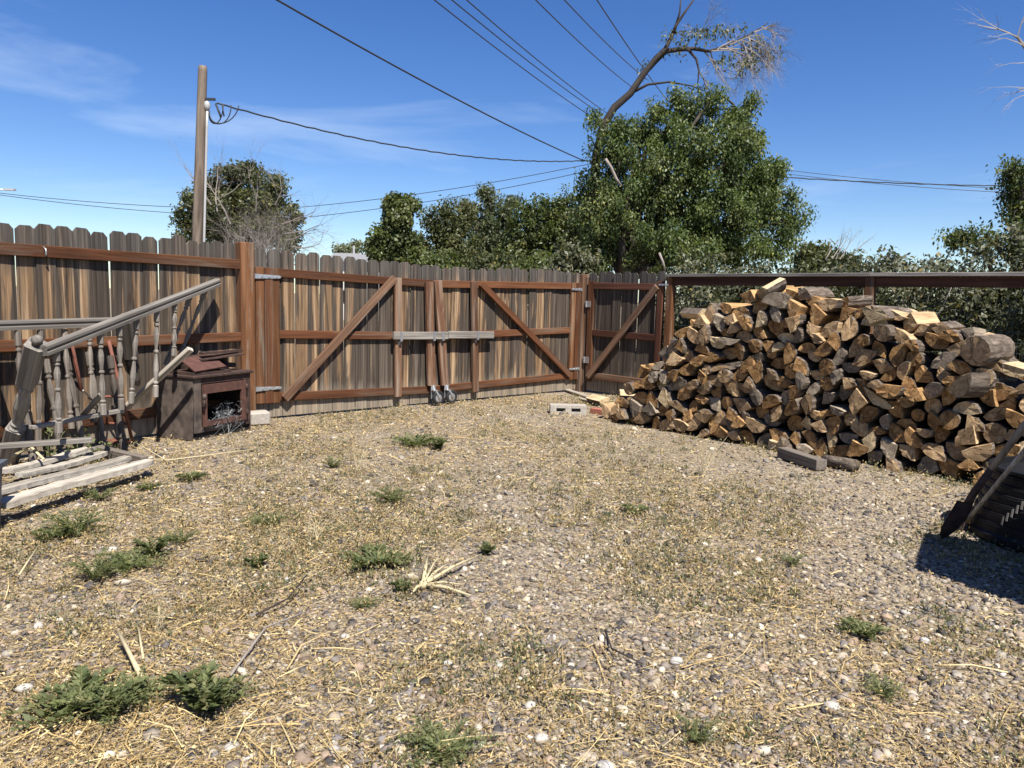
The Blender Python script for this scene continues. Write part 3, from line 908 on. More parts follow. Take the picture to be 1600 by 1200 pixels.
# --- row of trees beyond the double gate
tree('poplar_tree', [(625, 335, 22, 32), (605, 365, 24, 26), (640, 322, 12, 18), (612, 322, 10, 16), (588, 385, 18, 22), (622, 395, 45, 36)], 25.0, 620, 130, 17000, .30, .12, G_MID,
     'upright dark green tree with twin leafy tops beyond the gate', 'trees beyond the gate', .16, n_br=45, wratio=.7)
tree('broadleaf_tree', [(690, 360, 36, 34), (715, 345, 30, 26), (660, 390, 36, 34), (705, 395, 50, 32), (672, 338, 10, 12), (728, 322, 10, 14), (700, 325, 9, 10)], 27.0, 690, 115, 15000, .34, .115, G_OLIVE, 'olive-green bushy tree beside the upright twin-topped tree', 'trees beyond the gate', .18, n_br=60)
tree('broadleaf_tree', [(765, 315, 17, 28), (790, 325, 24, 24), (738, 335, 22, 22), (770, 365, 55, 38), (750, 395, 50, 34), (757, 296, 8, 12), (806, 312, 10, 14), (725, 322, 8, 12)], 30.0, 770, 125, 17000, .36, .12, [(.082, .098, .05), (.105, .12, .066), (.064, .08, .04)], 'tallest grey-green pointed tree in the row beyond the gate', 'trees beyond the gate', .2, n_br=60)
tree('broadleaf_tree', [(835, 350, 36, 30), (870, 335, 30, 28), (820, 390, 46, 34), (885, 375, 40, 44), (905, 345, 18, 30), (850, 318, 12, 10), (888, 308, 12, 12), (822, 332, 10, 10)], 23.5, 850, 145, 19000, .32, .11, G_MID, 'spreading mid-green tree touching the big elm', 'trees beyond the gate', .18, n_br=50)
for (px, py, rx, ry, dd, pal, lab) in ((690, 412, 42, 20, 19.0, G_MID, 'low green bush under the olive tree beyond the gate'), (770, 414, 44, 22, 18.5, G_OLIVE, 'low olive bush beyond the middle of the gate'),
                                  (842, 416, 44, 22, 18.0, G_MID, 'low bright bush beyond the corner gate leaf'), (893, 408, 30, 22, 16.0, G_GREY, 'pale grey-green bush below the elm trunk')):
    tree('bush', [(px, py, rx, ry), (px - rx * .4, py + 22, rx, ry), (px + rx * .4, py + 40, rx, ry)], dd, px, 70, 5200, .24, .105, pal, lab, 'low bushes beyond the gate', .05, n_br=20, cat='bush')
tree('distant_tree', [(545, 388, 12, 8), (556, 385, 6, 8), (532, 390, 8, 8)], 60.0, 545, 40, 1500, .5, .30, [(.16, .18, .12), (.20, .22, .15)], 'small pale distant tree above the grey roof', None, .12, n_br=12)
tree('distant_tree', [(1280, 400, 34, 22), (1265, 415, 30, 20), (1310, 410, 26, 18)], 34.0, 1282, 90, 6500, .42, .20, G_OLIVE, 'small rounded distant tree with bare twigs between elm and side fence', None, .14, n_br=25)
m = MB(); random.seed(4)
for (px, dz) in ((1296, 1), (1306, .9), (1318, .7), (1330, .4), (1312, 1.2)):
    twig_fan(m, at(px - 6, 405, 33), (.5, 0, dz), 1.0, .03, 3, .4, 3, 0, 4)
dt = [o for o in S.objects if o.name.startswith('distant_tree')][-1]
obj('bare_twigs', m.mesh('bare_twigs', M_TWIG), dt)

# --- tree at the right edge
rt = tree('locust_tree', [(1592, 268, 34, 20), (1608, 300, 48, 34), (1600, 345, 38, 36), (1498, 368, 26, 18), (1540, 365, 22, 12), (1630, 385, 60, 40), (1660, 300, 70, 60)], 11.0, 1680, 260, 20000, .17, .062, G_MID,
          'leafy tree at the end of the side fence with dead upper twigs', None, .14, n_br=60, droop=.3)
m = MB(); random.seed(31)
q = at(1690, 330, 11.0)
m.tube([q, at(1660, 200, 11.0), at(1625, 110, 11.0), at(1600, 72, 11.0), at(1590, 58, 11.0)], [.06, .05, .035, .022, .016], 6)
for (px, py, dx, dz, L_) in ((1590, 58, .1, 1, .7), (1590, 58, -1, .55, .55), (1592, 62, -.5, 1, .6), (1600, 72, -.9, .5, .4)):
    twig_fan(m, at(px, py, 11.0), (dx, 0, dz), L_, .010, 2, .35, 3, 0, 4)
m.tube([at(1660, 170, 11), at(1620, 135, 11), at(1590, 140, 11)], [.03, .012, .007], 5)
for (px, py, dx, dz, L_) in ((1600, 98, -1, -.1, .35), (1604, 138, -1, .1, .45), (1606, 140, -1, -.15, .4), (1604, 148, -1, -.25, .35)):
    twig_fan(m, at(px, py, 11.0), (dx, 0, dz), L_, .006, 2, .3, 3, .03, 4)
m.tube([at(1625, 110, 11), at(1606, 138, 11), at(1604, 148, 11)], [.015, .007, .005], 4)
m.tube([at(1625, 110, 11), at(1600, 98, 11)], [.012, .006], 4)
obj('dead_twigs', m.mesh('dead_twigs', M_TWIG), rt)

# --- shrubs crowding the side fence from behind
hd = [(1.72, .55, .42, 1.55), (1.75, .75, .6, 1.75), (2.75, .75, .6, 1.7), (1.2, 1.6, .95, 2.15), (2.2, 1.0, .85, 1.95), (3.2, 1.1, .9, 2.0), (4.2, 1.2, .95, 2.05), (5.1, 1.0, .9, 2.3), (6.1, 1.1, .95, 2.3), (7.2, 1.0, .95, 2.1), (3.7, 2.6, 1.1, 2.2), (5.8, 2.6, 1.1, 2.4)]
hlab = ['small dense shrub pressed against the wire beside the walk gate', 'low shrub just behind the latch post of the walk gate', 'low shrub close behind the left slope of the firewood', 'grey-green shrub behind the walk gate latch post', 'grey-green shrub behind the left slope of the firewood', 'dense shrub behind the peak of the firewood', 'shrub behind the middle post of the rail fence',
        'tall dense shrub behind the wire mesh right of the firewood peak', 'tall dark shrub behind the bare wire mesh', 'shrub at the far right of the wire mesh', 'taller shrub in the second row behind the firewood peak', 'tallest shrub in the second row behind the wire mesh']
for (t_, b_, r_, h_), lab in zip(hd, hlab):
    c = CP + U * t_ - NW * b_
    R = root('hedge_shrub', (c.x, c.y, 0), lab, 'shrub', 'shrubs along the side fence')
    lb = [((c.x + random.gauss(0, .25), c.y + random.gauss(0, .25), h_ * k), r_ * s, r_ * s, h_ * .26) for k, s in ((.3, .9), (.52, 1.0), (.74, .85))]
    V, F_, cl, CC = crown_from_lobes(lb, 150, 12000, .20, .064, G_GREY, droop=.25, shell=.5, wratio=.55)
    k = ((V.reshape(-1, 4, 3).min(1) - np.array(CP)[None]) @ np.array(NW)) < -0.07
    k &= ((V.reshape(-1, 4, 3).max(1) - np.array(CP)[None]) @ np.array(NW)) < -0.07
    k &= V.reshape(-1, 4, 3)[:, :, 2].min(1) > .02
    obj('crown', np_mesh('crown', V, F_[k], M_LEAFDULL, cl), R)
    m = MB()
    for i in RNG.choice(len(CC), 34, replace=False):
        q = Vector(CC[i])
        if (q - CP).dot(NW) > -.15: continue
        m.tube(branch_path((c.x + random.gauss(0, .08), c.y + random.gauss(0, .08), -.02), q, .06, 5, .06), [.018, .016, .013, .010, .007, .004], 4, cap=False)
    obj('stems', m.mesh('stems', M_TWIG if random.random() < .5 else M_TWIGDARK, True), R)

# --- house roof beyond the fence
hc = at(555, 520, 40.0); hc.z = 0
hr = root('house', hc, 'pale house with grey roof just showing above the gate pickets', 'building')
hz_ = at(540, 404, 40).z; hz2 = at(540, 397, 41).z
m = MB().box((hc.x - 1.0, 39.2, 0), (hc.x + 1.7, 43, hz_ - .1)); obj('wall', m.mesh('wall', M_STUCCO), hr)
m = MB().prism([(38.9, hz_ - .12), (41, hz2 + .05), (43.3, hz_ - .12), (43.3, hz_ - .2), (38.9, hz_ - .2)], hc.x - 1.3, hc.x + 1.95, Matrix(((0, 0, 1, 0), (1, 0, 0, 0), (0, 1, 0, 0), (0, 0, 0, 1)))); obj('roof', m.mesh('roof', M_ROOF), hr)
m = MB().tube([(hc.x - .3, 41, hz2 - .1), (hc.x - .3, 41, hz2 + .45)], .06, 8); obj('vent_pipe', m.mesh('vent_pipe', M_PVC), hr)
m = MB().box((hc.x - .5, 39.15, .9), (hc.x + .6, 39.21, 1.5)); obj('window', m.mesh('window', M_SOOT), hr)

# --- utility pole
PD = 15.0
pb = at(302, 520, PD); pb.z = 0; ptop = at(317, 99, PD)
pr = root('utility_pole', pb, 'bare leaning wooden utility pole with grey conduit', 'utility pole')
ax = (ptop - pb)
m = MB(); prof = [(.112, 0), (.108, .2), (.10, .5), (.09, .8), (.083, .985), (.075, 1.0)]
obj('pole', MB().lathe([(r, z * ax.length) for r, z in prof], 14).mesh('pole', M_POLE, True), pr, along(pb - Z * .05, ptop, (0, -1, 0)))
def pp(py, dx=0.0, dy=-.02): 
    k = (520 - py) / (520 - 99.0); q = pb.lerp(ptop, max(0, k)); z_ = at(310, py, PD).z
    q = pb.lerp(ptop, (z_ - pb.z) / (ptop.z - pb.z)); return q + Vector((dx, dy, 0))
obj('conduit', MB().tube([pp(480, .145), pp(400, .14), pp(300, .13), pp(200, .12), pp(172, .118)], .024, 8).mesh('conduit', M_PVC, True), pr)
obj('weatherhead', MB().lathe([(.03, 0), (.05, .05), (.06, .10), (.045, .16), (.02, .18)], 10, frame(pp(173, .118), Vector((1, 0, 0)), Vector((0, 1, 0)), Z)).mesh('weatherhead', M_PVC, True), pr)
obj('bracket', MB().box((-.06, -.03, -.02), (.12, .03, .02), frame(pp(155, .14), Vector((1, 0, 0)), Vector((0, 1, 0)), Z)).mesh('bracket', M_WIRE), pr)
e0 = pp(173, .16); e1 = at(339, 161, PD)
m = MB()
for k, (x_, y_) in enumerate(((331, 193), (345, 190), (352, 183))):
    c4 = [e0, at(322 + k, 196 + k * 4, PD - .05 * k), at(x_ + 16, y_ + 14, PD), at(349 + k * 12, 163 + k, PD)]
    m.tube([c4[0] * (1 - t) ** 3 + c4[1] * 3 * t * (1 - t) ** 2 + c4[2] * 3 * t * t * (1 - t) + c4[3] * t ** 3 for t in [i / 12 for i in range(13)]], .011, 5)
m.tube([at(337, 162, PD), at(345, 183, PD - .03)], .02, 5); m.tube([at(347, 163, PD), at(350, 182, PD - .03)], .013, 5)
obj('drip_loop', m.mesh('drip_loop', M_WIRE, True), pr)

# --- overhead wires
def wire(a, b, sag, r, label, n=26, twist=0.0):
    a, b = Vector(a), Vector(b)
    pts = []
    for i in range(n + 1):
        t = i / n
        q = a.lerp(b, t); q.z -= sag * 4 * t * (1 - t)
        if twist: q += Vector((0, 0, twist * math.sin(i * 2.4)))
        pts.append(q)
    o = obj('overhead_wire', MB().tube(pts, r, 5).mesh('overhead_wire', M_WIRE, True))
    return tag(o, label, 'wire', 'overhead wires')
wire(at(339, 161, PD), at(912, 251, 24), .35, .017, 'thick twisted service wire strung from the utility pole towards the elm', 60, .008)
wire(at(912, 251, 24), at(1720, 290, 30), .25, .02, 'thick twisted wire running from the elm towards the right-hand tree', 60, .01)
wire(at(395, -22, 13), at(912, 251, 24), .12, .018, 'thick single wire slanting down across the sky to meet the twisted service wire')
L3 = 'thin power line of the three slanting down to the elm crown'
for k, (xa, xb, yb) in enumerate(((660, 936, 190), (688, 942, 180), (712, 950, 178))):
    wire(at(xa, -15, 18), at(xb, yb, 34), .1, .016, 'power line in the trio slanting down to the left side of the elm')
for k, (xa, xb, yb) in enumerate(((822, 990, 138), (868, 1012, 125), (923, 1052, 168))):
    wire(at(xa, -15, 18), at(xb, yb, 34), .1, .016, 'power line in the trio passing behind the dead limb')
wire(at(-40, 297, 40), at(470, 326, 44), .3, .017, 'upper thin distant line behind the left tree', 16)
wire(at(-40, 299, 40), at(480, 341, 44), .3, .017, 'lower thin distant line behind the left tree', 16)
wire(at(440, 326, 44), at(950, 250, 40), .3, .017, 'upper thin distant line above the tree row', 16)
wire(at(450, 342, 44), at(950, 260, 40), .3, .017, 'lower thin distant line above the tree row', 16)
wire(at(1200, 262, 38), at(1720, 300, 34), .2, .013, 'upper thin line under the twisted wire right of the elm', 16)
wire(at(1200, 268, 38), at(1720, 306, 34), .2, .013, 'lower thin line under the twisted wire right of the elm', 16)
sl = at(-30, 480, 40); sl.z = 0
m = MB().tube([sl, (sl.x, sl.y, at(-30, 300, 40).z), at(-10, 297, 40), at(8, 296, 40)], [.09, .06, .04, .035], 8)
slr = root('street_lamp', sl, 'small distant street lamp arm above the left fence', 'street lamp')
obj('mast', m.mesh('mast', M_GALV, True), slr)
obj('lamp_head', MB().box((-.05, -.12, -.05), (.50, .12, .04), frame(at(8, 296, 40), Vector((1, 0, 0)), Vector((0, 1, 0)), Z)).mesh('lamp_head', M_PVC), slr)
# ------------------------------------------------------------------ firewood stack
random.seed(77)
PO = Vector((1.043, 8.447, 0))           # left end of the front row
PIN = -NW                                # into the stack
ENV = [(-.12, .10), (.05, .22), (.3, .48), (.9, 1.02), (1.2, 1.27), (1.75, 1.45), (2.1, 1.50), (2.5, 1.40), (2.75, 1.33), (3.1, 1.28), (3.49, 1.17), (3.75, 1.02), (4.0, .72), (4.35, .25), (4.5, .1)]
def env(s):
    for (a, za), (b, zb) in zip(ENV, ENV[1:]):
        if a <= s <= b: return za + (zb - za) * (s - a) / (b - a)
    return 0
def pack(rmin, rmax, lift, nmax, top_only=False):
    out = []
    fails = 0
    while len(out) < nmax and fails < 60:
        r = random.uniform(rmin, rmax)
        best = None
        for _ in range(90):
            s = random.uniform(-.1, 4.45)
            z = r
            for (sj, zj, rj) in out:
                ds = abs(s - sj)
                if ds < (r + rj):
                    z = max(z, zj + math.sqrt((r + rj) ** 2 - ds * ds))
            if z + r < env(s) + lift and (best is None or z < best[1]):
                best = (s, z)
        if best is None: fails += 1; continue
        out.append((best[0], best[1], r))
    return out

def section(kind):
    """cross-section polygon (x, z), pith at the origin of the section; returns points and flags: True = bark edge following"""
    R = 1.0
    if kind == 'round':
        n = 14; pts = [(R * random.uniform(.92, 1.05) * math.cos(2 * math.pi * i / n), R * random.uniform(.92, 1.05) * math.sin(2 * math.pi * i / n)) for i in range(n)]
        return pts, [True] * n
    ang = {'half': math.pi * random.uniform(.85, 1.0), 'wedge': random.uniform(1.35, 1.9), 'slab': math.pi * random.uniform(.55, .72)}[kind]
    n = 8
    arc = [(R * random.uniform(.95, 1.05) * math.cos(a), R * random.uniform(.95, 1.05) * math.sin(a)) for a in [math.pi / 2 - ang / 2 + ang * i / n for i in range(n + 1)]]
    if kind == 'wedge':
        inner = [(random.uniform(-.08, .08), random.uniform(-.05, .12))]
        k = random.uniform(.3, .7)
        e0 = (arc[-1][0] * k + random.uniform(-.06, .06), arc[-1][1] * k + random.uniform(-.06, .06))
        inner = [e0] + inner
    elif kind == 'slab':
        y0 = arc[0][1] - random.uniform(.0, .1)
        inner = [(arc[-1][0] * .5, y0 + random.uniform(-.08, .05)), (arc[0][0] * .5, y0 + random.uniform(-.08, .05))]
    else:
        inner = [(random.uniform(-.5, -.3), random.uniform(-.10, .06)), (random.uniform(.2, .5), random.uniform(-.12, .06))]
    pts = arc + inner
    fl = [i < n for i in range(len(pts))]
    return pts, fl

def log_mesh(kind, mats, L_=0.42):
    pts, fl = section(kind)
    ax_ = sum(p[0] for p in pts) / len(pts); az = sum(p[1] for p in pts) / len(pts)
    # scale so that the area equals a unit circle's
    A = abs(sum(pts[i][0] * pts[(i + 1) % len(pts)][1] - pts[(i + 1) % len(pts)][0] * pts[i][1] for i in range(len(pts)))) / 2
    k = math.sqrt(math.pi / A) * .985
    ox, oz = ax_ * k, az * k
    P_ = [(x * k - ox, z * k - oz) for x, z in pts]
    n = len(P_)
    r0 = .082
    tw = random.uniform(-.06, .06); tp = random.uniform(.92, 1.04)
    m = MB()
    V = []
    for ring, (y, sc) in enumerate(((0, .955), (.010, 1.0), (L_ * .5, 1.0), (L_ - .012, tp), (L_, tp * .96))):
        a = tw * y / L_; c_, s_ = math.cos(a), math.sin(a)
        jt = 0 if ring in (0, 4) else .035
        for (x, z) in P_:
            xx, zz = x * sc * r0 * (1 + random.gauss(0, jt * .5)), z * sc * r0 * (1 + random.gauss(0, jt * .5))
            V.append((xx * c_ - zz * s_, y + (random.gauss(0, .004) if ring == 0 else 0), xx * s_ + zz * c_))
    tilt = random.gauss(0, .07); tilt2 = random.gauss(0, .07)
    V = [(x, y + (tilt * x + tilt2 * z) * (1 - y / L_), z) for x, y, z in V]
    F_, ms = [], []
    cen = len(V); V.append((0, random.gauss(0, .003), 0)); 
    for i in range(n):
        j = (i + 1) % n
        F_.append((cen, j, i)); ms.append(0)
        for rg in range(4):
            F_.append((rg * n + i, rg * n + j, (rg + 1) * n + j, (rg + 1) * n + i)); ms.append(2 if fl[i] and rg > 0 else (1 if not fl[i] else 2))
    F_.append(tuple(range(4 * n, 5 * n))); ms.append(0)
    # faces were wound for the opposite handedness: flip all
    F_ = [tuple(reversed(q)) for q in F_]
    m.v, m.f, m.m = V, F_, ms
    me = m.mesh('log', mats)
    bm = bmesh.new(); bm.from_mesh(me); bmesh.ops.recalc_face_normals(bm, faces=bm.faces); bm.to_mesh(me); bm.free()
    return me

LOGS = {}
for cn in LOGM:
    for kd in ('wedge', 'half', 'slab', 'round'):
        LOGS[cn, kd] = [log_mesh(kd, LOGM[cn]) for _ in range(5 if kd != 'round' else 3)]
CDESC = {'honey': 'honey-brown', 'tan': 'light tan', 'grey': 'grey weathered', 'cream': 'pale freshly split'}
KDESC = {'wedge': 'wedge-shaped log', 'half': 'half-round log', 'slab': 'flat slab log', 'round': 'round unsplit log'}
def place_log(s, z, r, depth, cn, kd, row, ang=None, yaw=None, label=None, pit=None):
    me = random.choice(LOGS[cn, kd])
    p = PO + U * s + PIN * depth + Z * z
    k = r / .082
    M0 = frame(p, U, PIN, Z) @ Matrix.Rotation(random.gauss(0, .065) if yaw is None else yaw, 4, 'Z') @ Matrix.Rotation(random.gauss(0, .05) if pit is None else pit, 4, 'X') @ Matrix.Rotation((random.choice((0, math.pi)) + random.gauss(0, .35) if kd == 'slab' else (random.choice((0, math.pi, math.pi)) + random.gauss(0, .7) if kd == 'half' else random.uniform(0, 6.28))) if ang is None else ang, 4, 'Y')
    o = obj('firewood_log', me, None, M0 @ Matrix.Diagonal((k, random.uniform(.92, 1.1), k, 1)))
    top_ = env(s) - z
    lvl = 'bottom course' if z < .14 else ('top course' if top_ < .16 else ('lower courses' if z < .5 else ('middle courses' if z < .95 else 'upper courses')))
    sec = 'at the walk gate end' if s < .8 else ('left of the peak' if s < 1.6 else ('below the peak' if s < 2.5 else ('before the middle fence post' if s < 3.2 else 'at the black tub end')))
    where = f'in the {lvl} {sec}' if row == 0 else f'in the back row {sec}'
    return tag(o, label or f'{CDESC[cn]} {KDESC[kd]} {where}', 'log', 'stacked firewood')
def pick_c(): return random.choices(('honey', 'tan', 'grey', 'cream'), (.48, .31, .14, .07))[0]
def pick_k(): return random.choices(('wedge', 'half', 'slab', 'round'), (.50, .36, .05, .09))[0]
front = pack(.045, .080, .03, 275)
for (s, z, r) in front:
    top = z + r > env(s) - .1
    place_log(s, z, r * 1.03, random.gauss(0, .032) + (.05 if top else 0), pick_c(), pick_k(), 0)
random.seed(78)
backr = pack(.105, .145, .02, 52)
for (s, z, r) in backr:
    place_log(s, z, r * 1.08, .50 + random.gauss(0, .04), pick_c(), random.choice(('wedge', 'half', 'half')), 1)
print('LOGS', len(front), len(backr))
# distinct pieces on and beside the stack
def special(px, py, dep, r, cn, kd, ang, yaw, label, pit=0.0, L_=1.0):
    s = None
    # point on the face plane at that pixel
    v = ray(px, py); o_ = Vector((0, 0, CAM_H)); tt = (PO + PIN * dep - o_).dot(NW) / v.dot(NW); q = o_ + v * tt
    me = random.choice(LOGS[cn, kd])
    k = r / .082
    M0 = frame(q, U, PIN, Z) @ Matrix.Rotation(yaw, 4, 'Z') @ Matrix.Rotation(pit, 4, 'X') @ Matrix.Rotation(ang, 4, 'Y') @ Matrix.Diagonal((k, L_, k, 1))
    o = obj('firewood_log', me, None, M0)
    tag(o, label, 'log', 'stacked firewood')
special(1524, 548, -.10, .115, 'tan', 'round', 0, -.25, 'big round log with bright lit top at the right shoulder of the stack', .05, .8)
special(1500, 605, -.10, .10, 'cream', 'half', 2.6, -.5, 'bright cream half log jutting out below the big round log')
special(1192, 462, .05, .085, 'cream', 'half', 2.9, -.5, 'bright cream split log standing up on the peak of the stack', .5, .5)
special(1215, 468, .0, .10, 'grey', 'half', .2, .1, 'large grey half log just below the bright peak piece')
special(1105, 490, .25, .075, 'cream', 'half', .3, 1.2, 'pale bark-sided log lying crosswise on the left shoulder of the stack', 0, .8)
special(1366, 486, -.02, .085, 'cream', 'wedge', .3, -.2, 'bright wedge log in front of the middle fence post')
for (px, py, r, cn, yaw, dep, lab, zz) in ((968, 618, .085, 'cream', -.9, .25, 'bright yellow split log fallen at the left foot of the stack', .20), (962, 648, .075, 'honey', -.5, .12, 'dark brown split log at the very left foot of the stack', .075), (996, 640, .07, 'honey', -.2, .15, 'brown half log beside the yellow split log', .07), (945, 628, .06, 'cream', 1.25, .5, 'pale stick of split wood lying left of the yellow log', .06)):
    q = gnd(px, py, zz); k = r / .082
    o = obj('firewood_log', random.choice(LOGS[cn, 'half' if cn == 'cream' else 'wedge']), None, frame(q, U, PIN, Z) @ Matrix.Rotation(yaw, 4, 'Z') @ Matrix.Rotation((math.pi if cn == 'cream' else 0) + random.uniform(-.3, .3), 4, 'Y') @ Matrix.Diagonal((k, .8, k, 1)))
    tag(o, lab, 'log', 'stacked firewood')

# timber and round log lying in front
a, b = gnd(1222, 706, .045), gnd(1284, 727, .045)
dxy = (b - a).normalized()
o = beam('timber', a, b, Z, .10, .088, M_DARKGREY, None); tag(o, 'short square-sawn timber lying at the foot of the stack', 'timber')
a, b = gnd(1287, 718, .045), gnd(1338, 728, .05)
o = obj('round_branch', MB().tube([a, a.lerp(b, .3), a.lerp(b, .7), b], [.042, .046, .05, .05], 10).mesh('round_branch', [LOGM['grey'][2]], True)); tag(o, 'round bark-covered branch lying end to end with the square timber', 'branch')

# blocks, brick and boards near the corner
def block(px, py, L_, W_, H_, yaw, holes=True):
    q = gnd(px, py)
    m = MB(); M0 = Matrix.Translation((q.x, q.y, -.01)) @ Matrix.Rotation(yaw, 4, 'Z')
    t_ = .03
    m.box((-L_ / 2, -W_ / 2, 0), (L_ / 2, -W_ / 2 + .028, H_ * .35), M0); m.box((-L_ / 2, -W_ / 2, H_ * .72), (L_ / 2, -W_ / 2 + .028, H_), M0)
    for x0, x1 in ((-L_ / 2, -L_ / 2 + .07), (-.035, .035), (L_ / 2 - .07, L_ / 2)):
        m.box((x0, -W_ / 2 + .001, H_ * .35), (x1, -W_ / 2 + .027, H_ * .72), M0)
    m.box((-L_ / 2, -W_ / 2 + .0285, H_ * .74), (L_ / 2, W_ / 2, H_ - .002), M0); m.box((-L_ / 2, -W_ / 2 + .0285, 0), (L_ / 2, W_ / 2, H_ * .33), M0)
    m.box((-L_ / 2, W_ / 2 - .03, H_ * .33), (L_ / 2, W_ / 2 - .001, H_ * .74), M0)
    return obj('cinder_block', m.mesh('cinder_block', M_CONC))
tag(block(887, 646, .42, .17, .115, .02), 'pale concrete cinder block lying flat in front of the corner', 'cinder block')
q = gnd(936, 647); o = obj('brick', MB().box((-.10, -.05, 0), (.10, .05, .065), Matrix.Translation(q) @ Matrix.Rotation(-.8, 4, 'Z'), bev=.004).mesh('brick', M_BRICK)); tag(o, 'broken red brick beside the left foot of the stack', 'brick')
def rock(name, px, py, sx, sy, sz, mat, label, group=None, seed=0, cat='stone'):
    rg = random.Random(seed)
    bm = bmesh.new(); bmesh.ops.create_icosphere(bm, subdivisions=2, radius=1)
    for v in bm.verts:
        n_ = 1 + rg.uniform(-.12, .12); v.co = Vector((v.co.x * sx * n_, v.co.y * sy * n_, v.co.z * sz * n_))
    me = bpy.data.meshes.new(name); bm.to_mesh(me); bm.free(); me.materials.append(mat)
    me.polygons.foreach_set('use_smooth', [True] * len(me.polygons))
    q = gnd(px, py); q.z = float(gz(q.x, q.y)) - .012 + sz * .55
    o = obj(name, me, None, Matrix.Translation(q) @ Matrix.Rotation(rg.uniform(0, 6), 4, 'Z'))
    return tag(o, label, cat, group)
rock('boulder', 931, 606, .16, .11, .11, M_STONE, 'grey rounded rock at the foot of the walk gate', seed=3)
q = gnd(404, 662); o = obj('broken_concrete', MB().box((-.10, -.07, 0), (.10, .07, .125), Matrix.Translation(q) @ Matrix.Rotation(.6, 4, 'Z') @ Matrix.Rotation(.06, 4, 'X'), bev=.012).mesh('broken_concrete', M_CONC)); tag(o, 'pale square block of concrete at the foot of the thick gate post', 'concrete')
rock('broken_concrete', 424, 650, .16, .07, .07, M_CONC, 'low concrete footing lump under the gate hinge boards', seed=6, cat='concrete')
for (pa, pb_, w, lab) in (((880, 607), (942, 628), .09, 'thin bleached board lying at the corner of the fences'), ((905, 622), (945, 634), .06, 'narrow pale lath lying beside the corner board')):
    a, b = gnd(*pa, .015), gnd(*pb_, .015); tag(beam('loose_board', a, b, Z, w, .022, M_PALE, None), lab, 'board')
# ------------------------------------------------------------------ wood stove
A_ = Vector((-2.79, 6.679, 0)); FX = Vector((.283, .649, 0)).normalized(); FN = Vector((FX.y, -FX.x, 0)); DP = -FN
SW, SD, SH = .70, .43, .575
st = root('wood_stove', A_ + FX * SW / 2 + DP * SD / 2, 'rusty old wood stove with open door against the picket fence', 'stove')
SM = frame(A_, FX, DP, Z)       # x along the front, y into the stove, z up
def sbox(name, lo, hi, mat, bev=.003, par=None):
    return obj(name, MB().box(lo, hi, bev=bev).mesh(name, mat), par or st, SM)
sbox('base_plinth', (.02, .015, -.03), (SW - .02, SD, .055), M_SOOT)
mm = MB(); mm.add([(0, .0, 0), (0, SD, 0), (.012, SD, 0), (.012, 0, 0), (.02, 0, SH - .03), (.02, SD, SH - .03), (.032, SD, SH - .03), (.032, 0, SH - .03)], [(0, 1, 5, 4), (2, 3, 7, 6), (0, 4, 7, 3), (1, 2, 6, 5), (4, 5, 6, 7), (3, 2, 1, 0)])
obj('side_panel', mm.mesh('side_panel', M_RUSTGREY), st, SM @ Matrix.Translation((-.03, 0, .0)))
sbox('side_panel', (SW - .014, .0, .0), (SW, SD, SH - .03), M_RUST)
sbox('back_panel', (.004, SD - .012, .056), (SW - .015, SD - .001, SH - .031), M_SOOT)
sbox('firebox_floor', (.015, .04, .058), (SW - .016, SD - .013, .075), M_SOOT)
sbox('top_plate', (-.025, -.03, SH - .029), (SW + .02, SD + .005, SH - .004), M_RUST, .005)
fr = sbox('front_frame', (.004, -.006, .056), (.085, .014, SH - .030), M_RUSTGREY)
sbox('front_frame', (SW - .085, -.006, .056), (SW - .016, .014, SH - .030), M_RUST)
sbox('front_frame', (.0855, -.005, SH - .085), (SW - .0855, .013, SH - .031), M_RUST)
sbox('front_frame', (.0855, -.005, .0565), (SW - .0855, .013, .105), M_RUSTGREY)
df = MB()
for lo, hi in (((.09, -.030, .108), (.125, -.0065, SH - .09)), ((SW - .145, -.030, .108), (SW - .09, -.0065, SH - .09)), ((.1255, -.029, SH - .17), (SW - .1455, -.007, SH - .091)), ((.1255, -.029, .1085), (SW - .1455, -.007, .155))):
    df.box(lo, hi)
dr = obj('door_frame', df.mesh('door_frame', plain('rust_red_steel', (.12, .058, .042), .75, .2, .5, 18, .3, (.07, .035, .028))), st, SM)
hm = MB().tube([(.075, -.03, .30), (.06, -.06, .30), (.06, -.065, .36)], .009, 6).lathe([(.008, 0), (.018, .01), (.02, .03), (.012, .05)], 8, Matrix.Translation((.06, -.065, .36)))
obj('door_handle', hm.mesh('door_handle', M_RUSTGREY, True), st, SM)
for zc in (.18, .42):
    obj('door_hinge', MB().tube([(SW - .085, -.034, zc - .03), (SW - .085, -.034, zc + .03)], .009, 8).mesh('door_hinge', M_RUST, True), st, SM)
wm = MB(); rg = random.Random(3)
for k in range(34):
    pts = []
    q = Vector((rg.uniform(.16, SW - .18), rg.uniform(-.05, .12), rg.uniform(.085, .18)))
    for i in range(7):
        pts.append(q.copy()); q = q + Vector((rg.gauss(0, .06), rg.gauss(0, .03), rg.gauss(.008, .035)))
        q.x = min(max(q.x, .14), SW - .16); q.z = min(max(q.z, .085), .29); q.y = min(max(q.y, -.04), .2)
    wm.tube(pts, .0016, 3, cap=False)
for k in range(10):
    x = rg.uniform(.25, .5); wm.tube([(x, .02, .16), (x + rg.gauss(0, .04), -.045, .165), (x + rg.gauss(0, .08), -.06, .10), (x + rg.gauss(0, .12), -.09, .01)], .0014, 3, cap=False)
o = obj('tangled_wire', wm.mesh('tangled_wire', M_SILVERWIRE), None, SM); tag(o, 'tangle of silvery wire spilling out of the stove door', 'wire')
